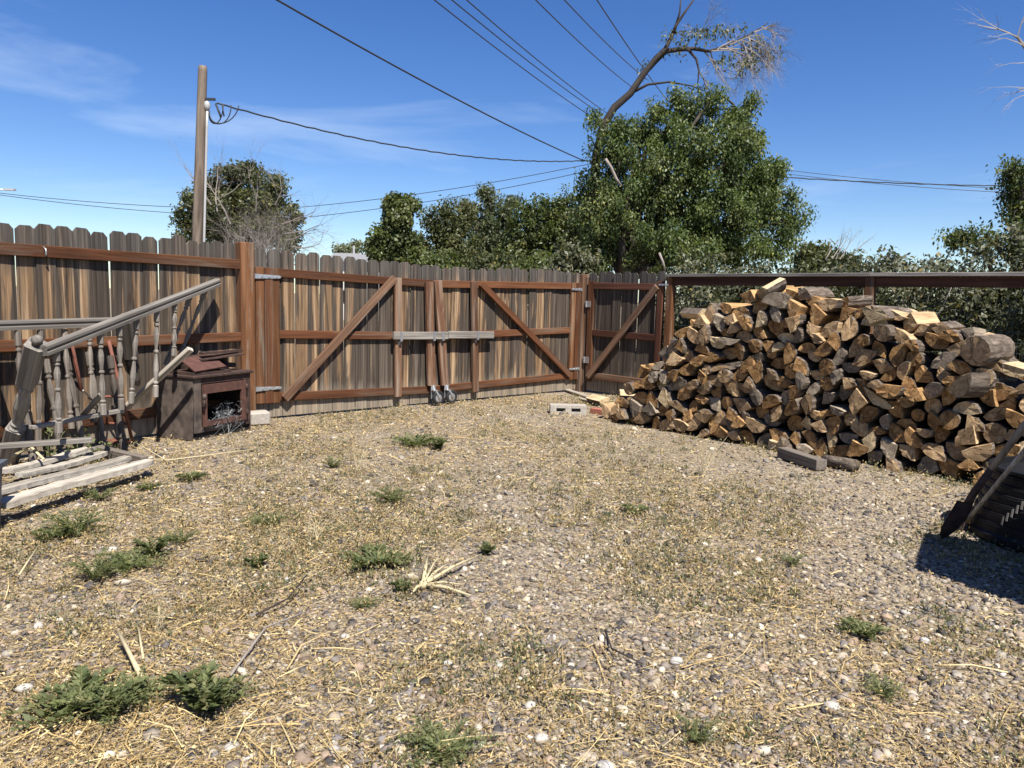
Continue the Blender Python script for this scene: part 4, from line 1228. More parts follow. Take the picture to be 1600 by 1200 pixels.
# scrap iron on top
def plate(name, pts, zt, h, mat, label, tiltx=0, tilty=0, c=(0, 0)):
    m = MB().prism([(x - c[0], y - c[1]) for x, y in pts], 0, h)
    o = obj(name, m.mesh(name, mat), None, SM @ Matrix.Translation((c[0], c[1], zt)) @ Matrix.Rotation(tiltx, 4, 'X') @ Matrix.Rotation(tilty, 4, 'Y'))
    return tag(o, label, 'scrap metal', 'scrap iron on the stove')
tz = SH - .003
plate('stove_lid', [(.02, .02), (.46, .0), (.50, .34), (.04, .36)], tz, .022, M_RUST, 'flat rusty lid lying on the stove top under the other scrap')
plate('angled_plate', [(.03, .01), (.40, .02), (.42, .26), (.06, .25)], tz + .026, .012, plain('brown_enamel', (.11, .055, .045), .5, .1, .3, 15, .1), 'brown enamelled plate tilted up on the rusty lid', rad(24), rad(-3), (.03, .01))
plate('iron_slab', [(.20, .16), (.66, .14), (.67, .40), (.22, .41)], tz + .024, .04, M_RUST, 'thick dark iron slab at the back of the stove top')
plate('bent_sheet', [(.22, .12), (.68, .05), (.70, .30), (.26, .36)], tz + .110, .010, M_RUST, 'thin bent rusty sheet on top of the scrap pile', rad(4), rad(-5), (.22, .12))
plate('flat_bar', [(.25, .14), (.72, .10), (.73, .15), (.26, .20)], tz + .165, .018, M_RUST, 'rusty flat bar topmost on the scrap pile', 0, rad(-1), (.25, .14))
for lo, hi, lab in (((.30, .18, tz + .064), (.36, .34, tz + .112), 'low iron block propping the left side of the bent rusty sheet'), ((.55, .18, tz + .064), (.60, .32, tz + .155), 'taller iron block propping the raised side of the bent rusty sheet')):
    o = obj('iron_block', MB().box(lo, hi, bev=.004).mesh('iron_block', M_RUST), None, SM); tag(o, lab, 'scrap metal', 'scrap iron on the stove')

# ------------------------------------------------------------------ stair railings leaning on the fence
def spindle_prof(Ln, R=.020):
    k = Ln / .80
    P_ = [(1.05, 0), (1.05, .10), (.55, .112), (.95, .125), (.95, .135), (.55, .148), (.75, .19), (1.0, .24), (.95, .29), (.65, .36), (.52, .40), (.9, .412), (.9, .425), (.52, .437), (.62, .47), (.92, .53), (1.0, .57), (.8, .61), (.55, .645), (.95, .657), (.95, .668), (.55, .68), (1.05, .695), (1.05, .80)]
    return [(R * r, z * k) for r, z in P_]
def spindle(parent, a, b, mat, R=.022, name='baluster', n=8):
    L_ = (Vector(b) - Vector(a)).length
    me = MB().lathe(spindle_prof(L_, R), n).mesh(name, mat, False)
    return obj(name, me, parent, along(a, b, NL))
def handrail_mesh(L_, mat):
    pr_ = [(-.030, -.035), (.030, -.035), (.030, -.012), (.021, -.004), (.031, .012), (.030, .028), (.016, .038), (-.016, .038), (-.030, .028), (-.031, .012), (-.021, -.004), (-.030, -.012)]
    return MB().prism(pr_, 0, L_).mesh('handrail', mat)
def rail(parent, a, b, mat, name='handrail'):
    z = (Vector(b) - Vector(a)).normalized(); y = (Z - z * z.z).normalized(); x = y.cross(z)
    return obj(name, handrail_mesh((Vector(b) - Vector(a)).length, mat), parent, frame(a, x, y, z))

M_SPIN = wood('grey_spindle_wood', (.13, .112, .095), (.21, .185, .158), (.30, .268, .232), knots=0, grain=50)
# sloping railing
ra = at(68, 548, 5.05); rb = at(340, 441, 7.36)
R1 = root('stair_railing', gnd(150, 690), 'grey sloping stair railing with turned balusters leaning on the fence', 'railing')
rail(R1, ra, rb, M_GREY)
def on_rail(px):
    # point of the sloping rail seen at column px
    lo, hi = 0.0, 1.0
    f = lambda k: (lambda q: 800 + FPX * q.x / -q.z)(CM.transposed() @ (ra.lerp(rb, k) - Vector((0, 0, CAM_H))))
    for _ in range(30):
        mi = (lo + hi) / 2
        if f(mi) < px: lo = mi
        else: hi = mi
    return ra.lerp(rb, lo)
for (px, bx, by) in ((88, 93, 676), (156, 162, 648), (186, 190, 640), (214, 205, 630), (245, 243, 620)):
    q = on_rail(px) - Z * .03
    b = at(bx, by, q.y - .02)
    spindle(R1, b, q, M_SPIN)
for (px, bx, by) in ((273, 272, 556), (297, 259, 570), (321, 281, 557)):
    q = on_rail(px) - Z * .03; b = at(bx, by, q.y - .06)
    spindle(R1, b, q, M_SPIN)
# shoe rail of the sloping railing
beam('shoe_rail', at(48, 668, 5.35), at(192, 641, 6.05), Z, .05, .03, M_GREY, R1)

# level railing behind it
R2 = root('stair_railing', gnd(60, 690), 'level stair railing half hidden behind the sloping one', 'railing')
rail(R2, at(-70, 511, 5.28), at(178, 503, 6.33), M_GREY)
for (px, py, bx, by, Y_) in ((-28, 520, -24, 690, 5.45), (28, 518, 36, 690, 5.64), (63, 517, 60, 688, 5.79), (101, 515, 112, 670, 5.97), (139, 513, 146, 660, 6.15)):
    spindle(R2, at(bx, by, Y_ - .15), at(px, py, Y_), M_DARKGREY)
beam('shoe_rail', at(-70, 702, 5.05), at(144, 687, 5.42), Z, .06, .035, M_GREY, R2)

def newel(name, a, b, mat, label, W_=.115):
    L_ = (Vector(b) - Vector(a)).length
    R_ = root(name, (a[0], a[1], 0), label, 'newel post', 'newel posts')
    M0 = along(a, b, (.3, -1, 0)); h = W_ / 2; k = L_
    ch = .014
    oct_ = [(-h + ch, -h), (h - ch, -h), (h, -h + ch), (h, h - ch), (h - ch, h), (-h + ch, h), (-h, h - ch), (-h, -h + ch)]
    obj('base_block', MB().prism(oct_, 0, k * .30).mesh('base_block', mat), R_, M0)
    c = k * .30
    prof = [(h * .95, c), (h * .98, c + .012), (h * .72, c + .025), (h * .78, c + .04), (h * .78, c + .05), (h * .62, c + .06), (h * .70, c + k * .10), (h * .88, c + k * .17), (h * .80, c + k * .24), (h * .6, c + k * .285), (h * .85, c + k * .30), (h * .88, c + k * .315), (h * .62, c + k * .33), (h * .95, c + k * .35)]
    obj('turned_shaft', MB().lathe(prof, 14).mesh('turned_shaft', mat, False), R_, M0)
    obj('top_block', MB().prism(oct_, k * .65, k * .93).mesh('top_block', mat), R_, M0)
    obj('finial', MB().lathe([(h * .45, k * .93), (h * .42, k * .945), (h * .60, k * .950), (h * .64, k * .962), (h * .5, k * .975), (h * .2, k * .98)], 12).mesh('finial', mat, True), R_, M0)
    return R_
newel('newel_post', gnd(13, 722, .0), at(60, 522, 5.02), M_GREY, 'silver-grey turned newel post leaning in front of the sloping railing')
newel('newel_post', gnd(224, 676, .0), at(193, 486, 6.42), M_DARKGREY, 'dark weathered newel post standing behind the sloping railing', .11)
newel('newel_post', gnd(-22, 690, .0), at(-16, 540, 5.3), M_DARKGREY, 'dark newel post at the left end behind the level railing', .10)
# loose balusters
for (bx, by, tx, ty, Yb, Yt, lab) in ((84, 640, 72, 562, 5.75, 5.85, 'loose baluster leaning left of the red hand truck'), (120, 640, 104, 558, 5.85, 5.95, 'loose baluster leaning behind the red hand truck upright'),
                                  (152, 632, 138, 550, 6.05, 6.12, 'short loose baluster leaning inside the red hand truck'), (184, 640, 172, 556, 6.15, 6.22, 'brownish loose baluster beside the dark newel post'), (48, 690, 30, 560, 5.5, 5.62, 'loose baluster leaning beside the silver newel post')):
    b = at(bx, by, Yb); 
    # run the piece down to the ground along its own line
    t_ = at(tx, ty, Yt); dirv = (t_ - b).normalized(); b2 = b - dirv * (b.z / dirv.z) if dirv.z > .2 else b
    o = spindle(None, b2, t_, M_DARKGREY, .024); o.name = 'loose_baluster'; tag(o, lab, 'baluster', 'loose balusters')
# bleached bottom rail and sticks
o = beam('bleached_rail', gnd(146, 683, .02), at(298, 545, 6.42), NL, .055, .038, M_PALE, None); tag(o, 'long bleached rail sloping up from the ground to the stove corner', 'board')
o = beam('broken_rail', gnd(93, 689, .02), at(160, 615, 5.72), NL, .05, .035, M_GREY, None); tag(o, 'short grey broken rail crossing in front of the red hand truck', 'board')
o = beam('thin_stick', gnd(187, 673, .01), at(130, 610, 5.55), NL, .012, .010, M_PALE, None, .001); tag(o, 'thin white stick crossing the short grey broken rail', 'stick')

# red hand truck frame
HT = root('hand_truck', gnd(175, 690), 'red tubular hand truck frame among the balusters', 'hand truck')
fa, fb = gnd(143, 684, .02), at(112, 538, 6.02); ga, gb = gnd(207, 690, .02), at(170, 532, 6.25)
obj('upright', MB().tube([fa, fb], .014, 8).mesh('upright', M_RED, True), HT)
obj('upright', MB().tube([ga, gb], .014, 8).mesh('upright', M_RED, True), HT)
for k in (.18, .46):
    obj('cross_bar', MB().tube([fa.lerp(fb, k), ga.lerp(gb, k)], .011, 6).mesh('cross_bar', M_RED, True), HT)
obj('toe_plate', MB().box((0, -.12, 0), ((ga - fa).length, .02, .012), frame(fa + Z * .0, (ga - fa).normalized(), Z.cross((ga - fa).normalized()), Z)).mesh('toe_plate', M_RED), HT)

# pallet of bleached slats
PR = root('slat_deck', gnd(110, 760), 'bleached slatted deck panel lying on the ground', 'pallet')
def ragged_slat(a, b, w, t_, seed):
    """weather-eaten board: ragged edges, worn ends"""
    rg = random.Random(seed); Ln = (b - a).length; n = 26
    V, F_ = [], []
    for i in range(n + 1):
        k = i / n; e = 1 - .35 * max(0, (k - .93) / .07) - .2 * max(0, (.05 - k) / .05)
        wl, wr = w / 2 * e * rg.uniform(.86, 1.04), w / 2 * e * rg.uniform(.86, 1.04)
        dz = .006 * math.sin(k * 5 + seed) + rg.gauss(0, .0012)
        zz = Ln * k + (rg.gauss(0, .01) if i in (0, n) else 0)
        V += [(-wl, -t_ / 2 + dz, zz), (wr, -t_ / 2 + dz, zz), (wr * .96, t_ / 2 + dz, zz), (rg.uniform(-.2, .2) * w, t_ / 2 + dz - rg.uniform(0, .004), zz), (-wl * .96, t_ / 2 + dz, zz)]
    for i in range(n):
        for k in range(5):
            l = (k + 1) % 5; F_.append((i * 5 + k, i * 5 + l, i * 5 + 5 + l, i * 5 + 5 + k))
    F_ += [(4, 3, 2, 1, 0), tuple(n * 5 + k for k in range(5))]
    m = MB(); m.add(V, F_); return obj('slat', m.mesh('slat', M_PALE), PR, along(a, b, Z))
for sd, (a, b, w, t_) in enumerate((((-4, 790), (234, 720), .125, .032), ((-6, 770), (200, 715), .10, .030), ((30, 744), (165, 708), .085, .028), ((0, 737), (146, 701), .085, .028))):
    ragged_slat(gnd(*a, .098), gnd(*b, .098), w, t_, sd)
for (a, b) in (((226, 722), (140, 701)), ((130, 752), (50, 728)), ((25, 782), (-40, 745))):
    beam('bearer', gnd(*a, .04), gnd(*b, .04), Z, .06, .085, M_DARKGREY, PR)

# slate grey bin at the left edge
q = gnd(-66, 842)
BR = root('storage_bin', q, 'slate-grey plastic bin at the left edge of the yard', 'bin')
m = MB()
def taper_box(m, M0, bx, by, tx, ty, h, z0=0, th=.006):
    V = [(-bx, -by, z0), (bx, -by, z0), (bx, by, z0), (-bx, by, z0), (-tx, -ty, h), (tx, -ty, h), (tx, ty, h), (-tx, ty, h),
         (-tx + th, -ty + th, h), (tx - th, -ty + th, h), (tx - th, ty - th, h), (-tx + th, ty - th, h), (-bx + th, -by + th, z0 + th), (bx - th, -by + th, z0 + th), (bx - th, by - th, z0 + th), (-bx + th, by - th, z0 + th)]
    F_ = [(3, 2, 1, 0), (0, 1, 5, 4), (1, 2, 6, 5), (2, 3, 7, 6), (3, 0, 4, 7), (4, 5, 9, 8), (5, 6, 10, 9), (6, 7, 11, 10), (7, 4, 8, 11), (9, 13, 12, 8), (10, 14, 13, 9), (11, 15, 14, 10), (8, 12, 15, 11), (12, 13, 14, 15)]
    m.add([M0 @ Vector(v) for v in V], F_)
MQ = Matrix.Translation((q.x - .02, q.y, -.01)) @ Matrix.Rotation(.3, 4, 'Z')
taper_box(m, MQ, .15, .20, .17, .22, .36); obj('tub', m.mesh('tub', M_BIN), BR)
m = MB(); 
for lo, hi in (((-.19, -.24, .345), (.19, -.218, .375)), ((-.19, .218, .345), (.19, .24, .375)), ((-.19, -.2175, .345), (-.168, .2175, .375)), ((.168, -.2175, .345), (.19, .2175, .375))): m.box(lo, hi, MQ)
obj('rim', m.mesh('rim', M_BIN), BR)

# ------------------------------------------------------------------ black tub, tools and added shadow cart at the right edge
CC_ = Vector((3.27, 4.42, 0)); CR = root('black_tub', CC_, 'ribbed black plastic tub standing in shade behind the tools', 'tub')
prof = [(.47, -.02), (.485, .0), (.485, .03), (.475, .04)]
for k in range(6):
    z0 = .05 + k * .055; r0 = .470 - k * .016
    prof += [(r0, z0), (r0, z0 + .040), (r0 - .004, z0 + .043), (r0 - .004, z0 + .052)]
prof += [(.375, .385), (.40, .39), (.40, .41), (.36, .415), (.36, .38), (.34, .30)]
obj('tub', MB().lathe(prof, 40).mesh('tub', M_BLACK, False), CR, Matrix.Translation(CC_))
# unseen trash cart, added out of frame to throw the big shadow
TA, TB = Vector((.522, .853, 0)), Vector((.853, -.522, 0))
TC = Vector((2.5, 3.05, 0)) + TA * .375 + TB * .34
TR = root('shadow_cart', TC, 'unseen dark trash cart added to cast the shadow, shovel and hoe lean on it', 'trash cart')
TM = frame(TC, TA, -TB, Z)
m = MB(); taper_box(m, TM, .32, .28, .37, .33, 1.30, .06, .01); obj('body', m.mesh('body', M_BIN), TR)
m = MB(); m.box((-.39, -.35, 1.302), (.39, .35, 1.33), TM, bev=.01).prism([(-.36, 1.3301), (.36, 1.3301), (.30, 1.40), (-.30, 1.40)], -.30, .30, TM @ Matrix.Rotation(rad(90), 4, 'X')); obj('lid', m.mesh('lid', M_BLACK), TR)
obj('handle', MB().tube([TM @ Vector(p) for p in ((-.28, -.34, 1.25), (-.28, -.42, 1.27), (.28, -.42, 1.27), (.28, -.34, 1.25))], .014, 8).mesh('handle', M_BLACK, True), TR)
for sx_ in (-1, 1):
    obj('wheel', MB().lathe([(.03, -.03), (.10, -.026), (.125, -.02), (.13, 0), (.125, .02), (.10, .026), (.03, .03)], 18, TM @ Matrix.Translation((sx_ * .36, -.22, .125)) @ Matrix.Rotation(rad(90), 4, 'Y')).mesh('wheel', M_RUBBER, True), TR)
obj('axle', MB().tube([TM @ Vector((-.36, -.22, .125)), TM @ Vector((.36, -.22, .125))], .01, 8).box((-.28, .12, -.01), (.28, .24, .059), TM).mesh('axle', M_SOOT), TR)
for k in range(7):
    a_ = rad(196 + k * 2.8); r_ = .455 - k * .006
    pt = CC_ + Vector((math.cos(a_) * r_, math.sin(a_) * r_, .13 + k * .028))
    obj('vent_rib', MB().box((-.004, -.005, -.024), (.006, .005, .024)).mesh('vent_rib', M_CAP), CR, Matrix.Translation(pt) @ Matrix.Rotation(a_, 4, 'Z') @ Matrix.Rotation(-.2, 4, 'Y'))

def shovel(tip, dirv, label):
    dirv = dirv.normalized()
    SR = root('shovel', tip, label, 'shovel', 'leaning garden tools')
    side = dirv.cross(Z).normalized(); up = side.cross(dirv)
    m = MB()
    rows, cols = 9, 7
    V = []
    for i in range(rows):
        t_ = i / (rows - 1); wd = .10 * min(1, (t_ * 3.0) ** .6) * (1 - .15 * max(0, t_ - .7) / .3)
        for j in range(cols):
            x = -1 + 2 * j / (cols - 1)
            V.append(tip + dirv * (.29 * t_) + side * (x * wd) + up * (.030 * (x * x) * min(1, t_ * 2) - .02 * math.sin(math.pi * t_)))
    F_ = [(i * cols + j, i * cols + j + 1, (i + 1) * cols + j + 1, (i + 1) * cols + j) for i in range(rows - 1) for j in range(cols - 1)]
    V2 = [v - up * .004 for v in V]; k = len(V)
    m.add(V + V2, F_ + [tuple(q + k for q in reversed(f)) for f in F_])
    obj('blade', m.mesh('blade', M_RUST, True), SR)
    obj('socket', MB().tube([tip + dirv * .20, tip + dirv * .27 + up * .006, tip + dirv * .36 + up * .016, tip + dirv * .52 + up * .018], [.010, .022, .021, .019], 10).mesh('socket', M_RUST, True), SR)
    obj('handle', MB().tube([tip + dirv * .50 + up * .018, tip + dirv * .9 + up * .018, tip + dirv * 1.42 + up * .018], [.0175, .018, .019], 12).mesh('handle', M_GREY, True), SR)
    return SR
tip = gnd(1472, 842, .0)
shovel(tip, Vector((2.86, 3.74, 1.25)) - tip, 'rusty shovel with grey wooden handle leaning over the black tub')
b0 = gnd(1508, 818, .03); b1 = Vector((2.90, 3.70, 1.215)); dv = (b1 - b0).normalized()
RR = root('garden_hoe', b0, 'thin pale-handled hoe leaning beside the rusty shovel', 'hoe', 'leaning garden tools')
obj('handle', MB().tube([b0 + dv * .02, b0 + dv * .7, b0 + dv * 1.58], .0135, 10).mesh('handle', M_PALE, True), RR)
obj('hoe_head', MB().tube([b0 + dv * .10, b0 + dv * .0, b0 - dv * .015 - Vector((.05, 0, 0))], [.013, .010, .008], 8).box((-.006, -.07, -.05), (.0, .07, .045), frame(b0 - Vector((.055, .0, -.02)), Vector((.9, .2, -.3)).normalized(), Vector((-.2, .97, 0)).normalized(), Vector((.3, .1, .94)).normalized())).mesh('hoe_head', M_RUST), RR)
# ------------------------------------------------------------------ gravel, straw, weeds on the ground
random.seed(99)
RNG = np.random.default_rng(99)
def inside(x, y):
    """in the yard in front of the fences"""
    P_ = np.stack([x, y], -1)
    g = (P_ - np.array([LP.x, LP.y])) @ np.array([NG.x, NG.y]) > .03
    s_ = (P_ - np.array([CP.x, CP.y])) @ np.array([NW.x, NW.y]) > .05
    l_ = (P_ - np.array([LP.x, LP.y])) @ np.array([NL.x, NL.y]) > .05
    pile = ((P_ - np.array([PO.x, PO.y])) @ np.array([NW.x, NW.y]) > -.05) | ((P_ - np.array([PO.x, PO.y])) @ np.array([U.x, U.y]) < -.2)
    return g & s_ & l_ & pile
def straw_field(x, y):
    """0..1: where dead grass lies thick (left side and towards the gate), thin on the bare gravel"""
    n = vnoise(x * .9 + 3, y * .9, 11) * .5 + vnoise(x * 2.6, y * 2.6, 12) * .3 + vnoise(x * 6.5, y * 6.5, 13) * .2
    n = np.clip((n - .5) * 2.2 + .5, 0, 1)
    left = 1 / (1 + np.exp((x + .25 - (y - 3) * .18) * 1.7))
    return np.clip(n * .85 + left * .60 - .36, 0, 1)
def sample_ground(n, y0, y1, bias=1.0):
    y = y0 * (y1 / y0) ** (RNG.uniform(0, 1, n) ** bias)      # denser near by
    x = RNG.uniform(-1, 1, n) * (y * .78 + .35)
    k = inside(x, y); return x[k], y[k]

# pebbles
ico_v = None
bm = bmesh.new(); bmesh.ops.create_icosphere(bm, subdivisions=1, radius=1)
ico_v = np.array([v.co[:] for v in bm.verts]); ico_f = np.array([[v.index for v in f.verts] for f in bm.faces]); bm.free()
bm = bmesh.new(); bmesh.ops.create_icosphere(bm, subdivisions=2, radius=1)
ico2_v = np.array([v.co[:] for v in bm.verts]); ico2_f = np.array([[v.index for v in f.verts] for f in bm.faces]); bm.free()
PEBC = np.array([(.195, .165, .135), (.27, .222, .168), (.13, .113, .10), (.33, .278, .205), (.215, .16, .118), (.42, .37, .30), (.06, .055, .054), (.265, .195, .14), (.15, .135, .127), (.205, .17, .142)])
def pebbles(x, y, r, bv, bf, sink=.35):
    n = len(x)
    z = gz(x, y) - .012
    sc = np.stack([r * RNG.uniform(.8, 1.35, n), r * RNG.uniform(.65, 1.0, n), r * RNG.uniform(.35, .65, n)], -1)
    a = RNG.uniform(0, 2 * np.pi, n); ca, sa = np.cos(a), np.sin(a)
    tx = RNG.normal(0, .25, n); ty = RNG.normal(0, .25, n)
    B = bv[None] * (1 + RNG.normal(0, .10, (n, len(bv), 1))) * sc[:, None]
    X = B[..., 0] * ca[:, None] - B[..., 1] * sa[:, None]; Y = B[..., 0] * sa[:, None] + B[..., 1] * ca[:, None]
    Zz = B[..., 2] + X * tx[:, None] + Y * ty[:, None]
    V = np.stack([X + x[:, None], Y + y[:, None], Zz + (z + sc[:, 2] * sink)[:, None]], -1).reshape(-1, 3)
    F_ = (bf[None] + (np.arange(n) * len(bv))[:, None, None]).reshape(-1, 3)
    c = PEBC[RNG.integers(0, len(PEBC), n)] * RNG.uniform(.6, 1.35, (n, 1))
    return V, F_, np.repeat(c, len(bv), 0)
def join(parts):
    Vs, Fs, Cs, o = [], [], [], 0
    for V, F_, c in parts:
        Vs.append(V); Fs.append(F_ + o); Cs.append(c); o += len(V)
    return np.concatenate(Vs), np.concatenate(Fs), np.concatenate(Cs)
x, y = sample_ground(38000, 1.75, 5.2, .9)
k = RNG.uniform(0, 1, len(x)) > straw_field(x, y) * .75
x, y = x[k], y[k]
p1 = pebbles(x, y, RNG.lognormal(math.log(.0092), .40, len(x)), ico_v, ico_f)
x, y = sample_ground(1000, 1.75, 6.5, .9)
p2 = pebbles(x, y, RNG.lognormal(math.log(.018), .25, len(x)), ico2_v, ico2_f, .3)
x, y = sample_ground(9000, 4.6, 10.5, 1.0)
p3 = pebbles(x, y, RNG.lognormal(math.log(.013), .35, len(x)), ico_v[:], ico_f)
J = join([p1, p2, p3]); obj('gravel', np_mesh('gravel', J[0], J[1], M_PEBBLE, J[2], smooth=True), kind='stuff')
gr = S.objects['gravel']; tag(gr, 'multicoloured river gravel covering the yard', 'gravel')

# straw: bent strips lying about
def strips(x, y, ln, wd, lift, col, curl=.5, up=.12):
    n = len(x); z = gz(x, y) - .010 + lift
    a = RNG.uniform(0, 2 * np.pi, n); el = np.abs(RNG.normal(0, up, n))
    d = np.stack([np.cos(a) * np.cos(el), np.sin(a) * np.cos(el), np.sin(el)], -1)
    a2 = a + RNG.normal(0, curl, n); el2 = el * .3 - .03
    d2 = np.stack([np.cos(a2) * np.cos(el2), np.sin(a2) * np.cos(el2), np.sin(el2)], -1)
    s_ = np.stack([-np.sin(a), np.cos(a), RNG.normal(0, .35, n)], -1) * wd[:, None] / 2
    p0 = np.stack([x, y, z], -1); p1_ = p0 + d * ln[:, None] * .5; p2_ = p1_ + d2 * ln[:, None] * .5
    V = np.stack([p0 - s_, p0 + s_, p1_ - s_, p1_ + s_, p2_ - s_ * .4, p2_ + s_ * .4], 1).reshape(-1, 3)
    b = np.arange(n)[:, None] * 6
    F_ = np.concatenate([b + np.array([[0, 1, 3, 2]]), b + np.array([[2, 3, 5, 4]])])
    return V, F_, np.repeat(col, 6, 0)
STRC = np.array([(.40, .285, .122), (.47, .35, .16), (.325, .222, .092), (.53, .415, .21), (.235, .16, .07)])
x, y = sample_ground(170000, 1.75, 10.8, 1.0)
k = RNG.uniform(0, 1, len(x)) < straw_field(x, y) * .95 + .16
x, y = x[k], y[k]; n = len(x)
s1 = strips(x, y, RNG.lognormal(math.log(.022), .55, n) * (1 + y * .06), RNG.uniform(.0010, .0028, n) * (1 + y * .14), RNG.uniform(0, .014, n), STRC[RNG.integers(0, 5, n)] * RNG.uniform(.5, 1.15, (n, 1)), .9, .22)
x, y = sample_ground(2600, 1.75, 9, 1.0)
k = RNG.uniform(0, 1, len(x)) < straw_field(x, y) * 1.2
x, y = x[k], y[k]; n = len(x)
s2 = strips(x, y, RNG.uniform(.08, .30, n), RNG.uniform(.002, .0045, n), RNG.uniform(.008, .02, n), STRC[RNG.integers(0, 5, n)] * RNG.uniform(.8, 1.2, (n, 1)), .25, .08)
J = join([s1, s2]); o = obj('dry_grass', np_mesh('dry_grass', J[0], J[1], M_STRAW, J[2]), kind='stuff'); tag(o, 'dry straw and dead grass littering the ground', 'dry grass')

# shards of dry leaf
x, y = sample_ground(150000, 1.75, 10.8, .85); k = RNG.uniform(0, 1, len(x)) < straw_field(x, y) * .75 + .12; x, y = x[k], y[k]; n = len(x)
A = rdir(n); A[:, 2] *= .35; sz = RNG.uniform(.004, .012, n) * (1 + y * .14)
V, F_, cl = leaves(np.stack([x, y, gz(x, y) - .008 + RNG.uniform(0, 1, n) ** 2 * .028], -1), A, rdir(n) * .9 + np.array([0, 0, .5]), sz, sz * RNG.uniform(.3, .75, n), STRC[RNG.integers(0, 5, n)] * RNG.uniform(.4, 1.2, (n, 1)), .6)
o = obj('leaf_litter', np_mesh('leaf_litter', V, F_, M_STRAW, cl), kind='stuff'); tag(o, 'dry leaf shards littering the gravel', 'leaf litter')

# tiny olive and tan sprigs all over the middle ground
x, y = sample_ground(22000, 1.8, 10.6, .85)
n0 = vnoise(x * 1.1 + 9, y * 1.1, 21)
k = RNG.uniform(0, 1, len(x)) < np.clip((n0 * .6 + vnoise(x * 3.1, y * 3.1, 22) * .4 - .44) * 5, .03, 1)
x, y = x[k], y[k]; n = len(x)
per = RNG.integers(7, 16, n); ci = np.repeat(np.arange(n), per); N_ = len(ci)
rad_ = RNG.uniform(.012, .040, n)
off = RNG.normal(size=(N_, 3)) * rad_[ci][:, None] * .8
C = np.stack([x[ci] + off[:, 0], y[ci] + off[:, 1], gz(x, y)[ci] - .012 + np.abs(off[:, 2]) * 1.3 + .004], -1)
A = off + RNG.normal(size=(N_, 3)) * .012; A[:, 2] = np.abs(A[:, 2]) + .012
Nn = rdir(N_) * .6 + np.array([0, 0, .8])
sz = RNG.uniform(.008, .020, N_) * (1 + y[ci] * .05)
dry = (RNG.uniform(0, 1, n) < .58)[ci][:, None]
SPG = np.array([(.115, .125, .055), (.085, .10, .045), (.14, .14, .075)]); SPD = np.array([(.30, .225, .105), (.40, .315, .165), (.21, .15, .075)])
col = np.where(dry, SPD[RNG.integers(0, 3, n)][ci], SPG[RNG.integers(0, 3, n)][ci]) * RNG.uniform(.75, 1.25, (N_, 1))
V, F_, cl = leaves(C, A, Nn, sz, sz * .42, col)
o = obj('ground_weeds', np_mesh('ground_weeds', V, F_, M_WEED, cl), kind='stuff'); tag(o, 'small dull sprigs of ground weeds scattered over the gravel', 'ground cover')

# green feathery weeds, each a thing
WG = np.array([(.095, .112, .042), (.125, .142, .054), (.072, .09, .034), (.16, .16, .07)])
def weed_mesh(seed, nst, R_, H_, lf=1.0, wr=.38):
    rg = np.random.default_rng(seed)
    st_a = rg.uniform(0, 2 * np.pi, nst); st_l = R_ * rg.uniform(.35, 1.0, nst)
    Cs, As, Ss, Cl = [], [], [], []
    stems = []
    for a, l in zip(st_a, st_l):
        nl = int(8 + 16 * l / R_); t_ = np.linspace(.1, 1, nl)
        bend = rg.normal(0, .3)
        ang = a + bend * t_
        h = H_ * rg.uniform(.5, 1.1) * np.sin(t_ * 1.9) * (1.1 - .35 * l / R_)
        P_ = np.stack([np.cos(ang) * l * t_, np.sin(ang) * l * t_, h + .004], -1)
        for sd in (-1, 1):
            la = ang + sd * rg.uniform(.5, 1.2, nl)
            d = np.stack([np.cos(la), np.sin(la), rg.uniform(.1, .9, nl)], -1)
            s_ = rg.uniform(.010, .024, nl) * (1.15 - .4 * t_) * lf
            Cs.append(P_ + d * s_[:, None] * .5); As.append(d); Ss.append(s_)
            Cl.append(WG[rg.integers(0, 4)][None] * rg.uniform(.75, 1.25, (nl, 1)))
        stems.append(P_)
    C = np.concatenate(Cs); A = np.concatenate(As); s_ = np.concatenate(Ss); c = np.concatenate(Cl)
    Nn = rg.normal(size=(len(C), 3)) * .5 + np.array([0, 0, 1.0])
    V, F_, cl = leaves(C, A, Nn, s_, s_ * wr, c)
    return np_mesh('weed', V, F_, M_WEED, cl)
WM = [weed_mesh(*a) for a in ((1, 34, .17, .085, 1.0, .38), (2, 26, .18, .06, 1.5, .5), (3, 30, .13, .10, .9, .3), (4, 44, .20, .05, 1.1, .42), (5, 20, .11, .11, 1.7, .45))]
G1 = 'green weeds in the yard'
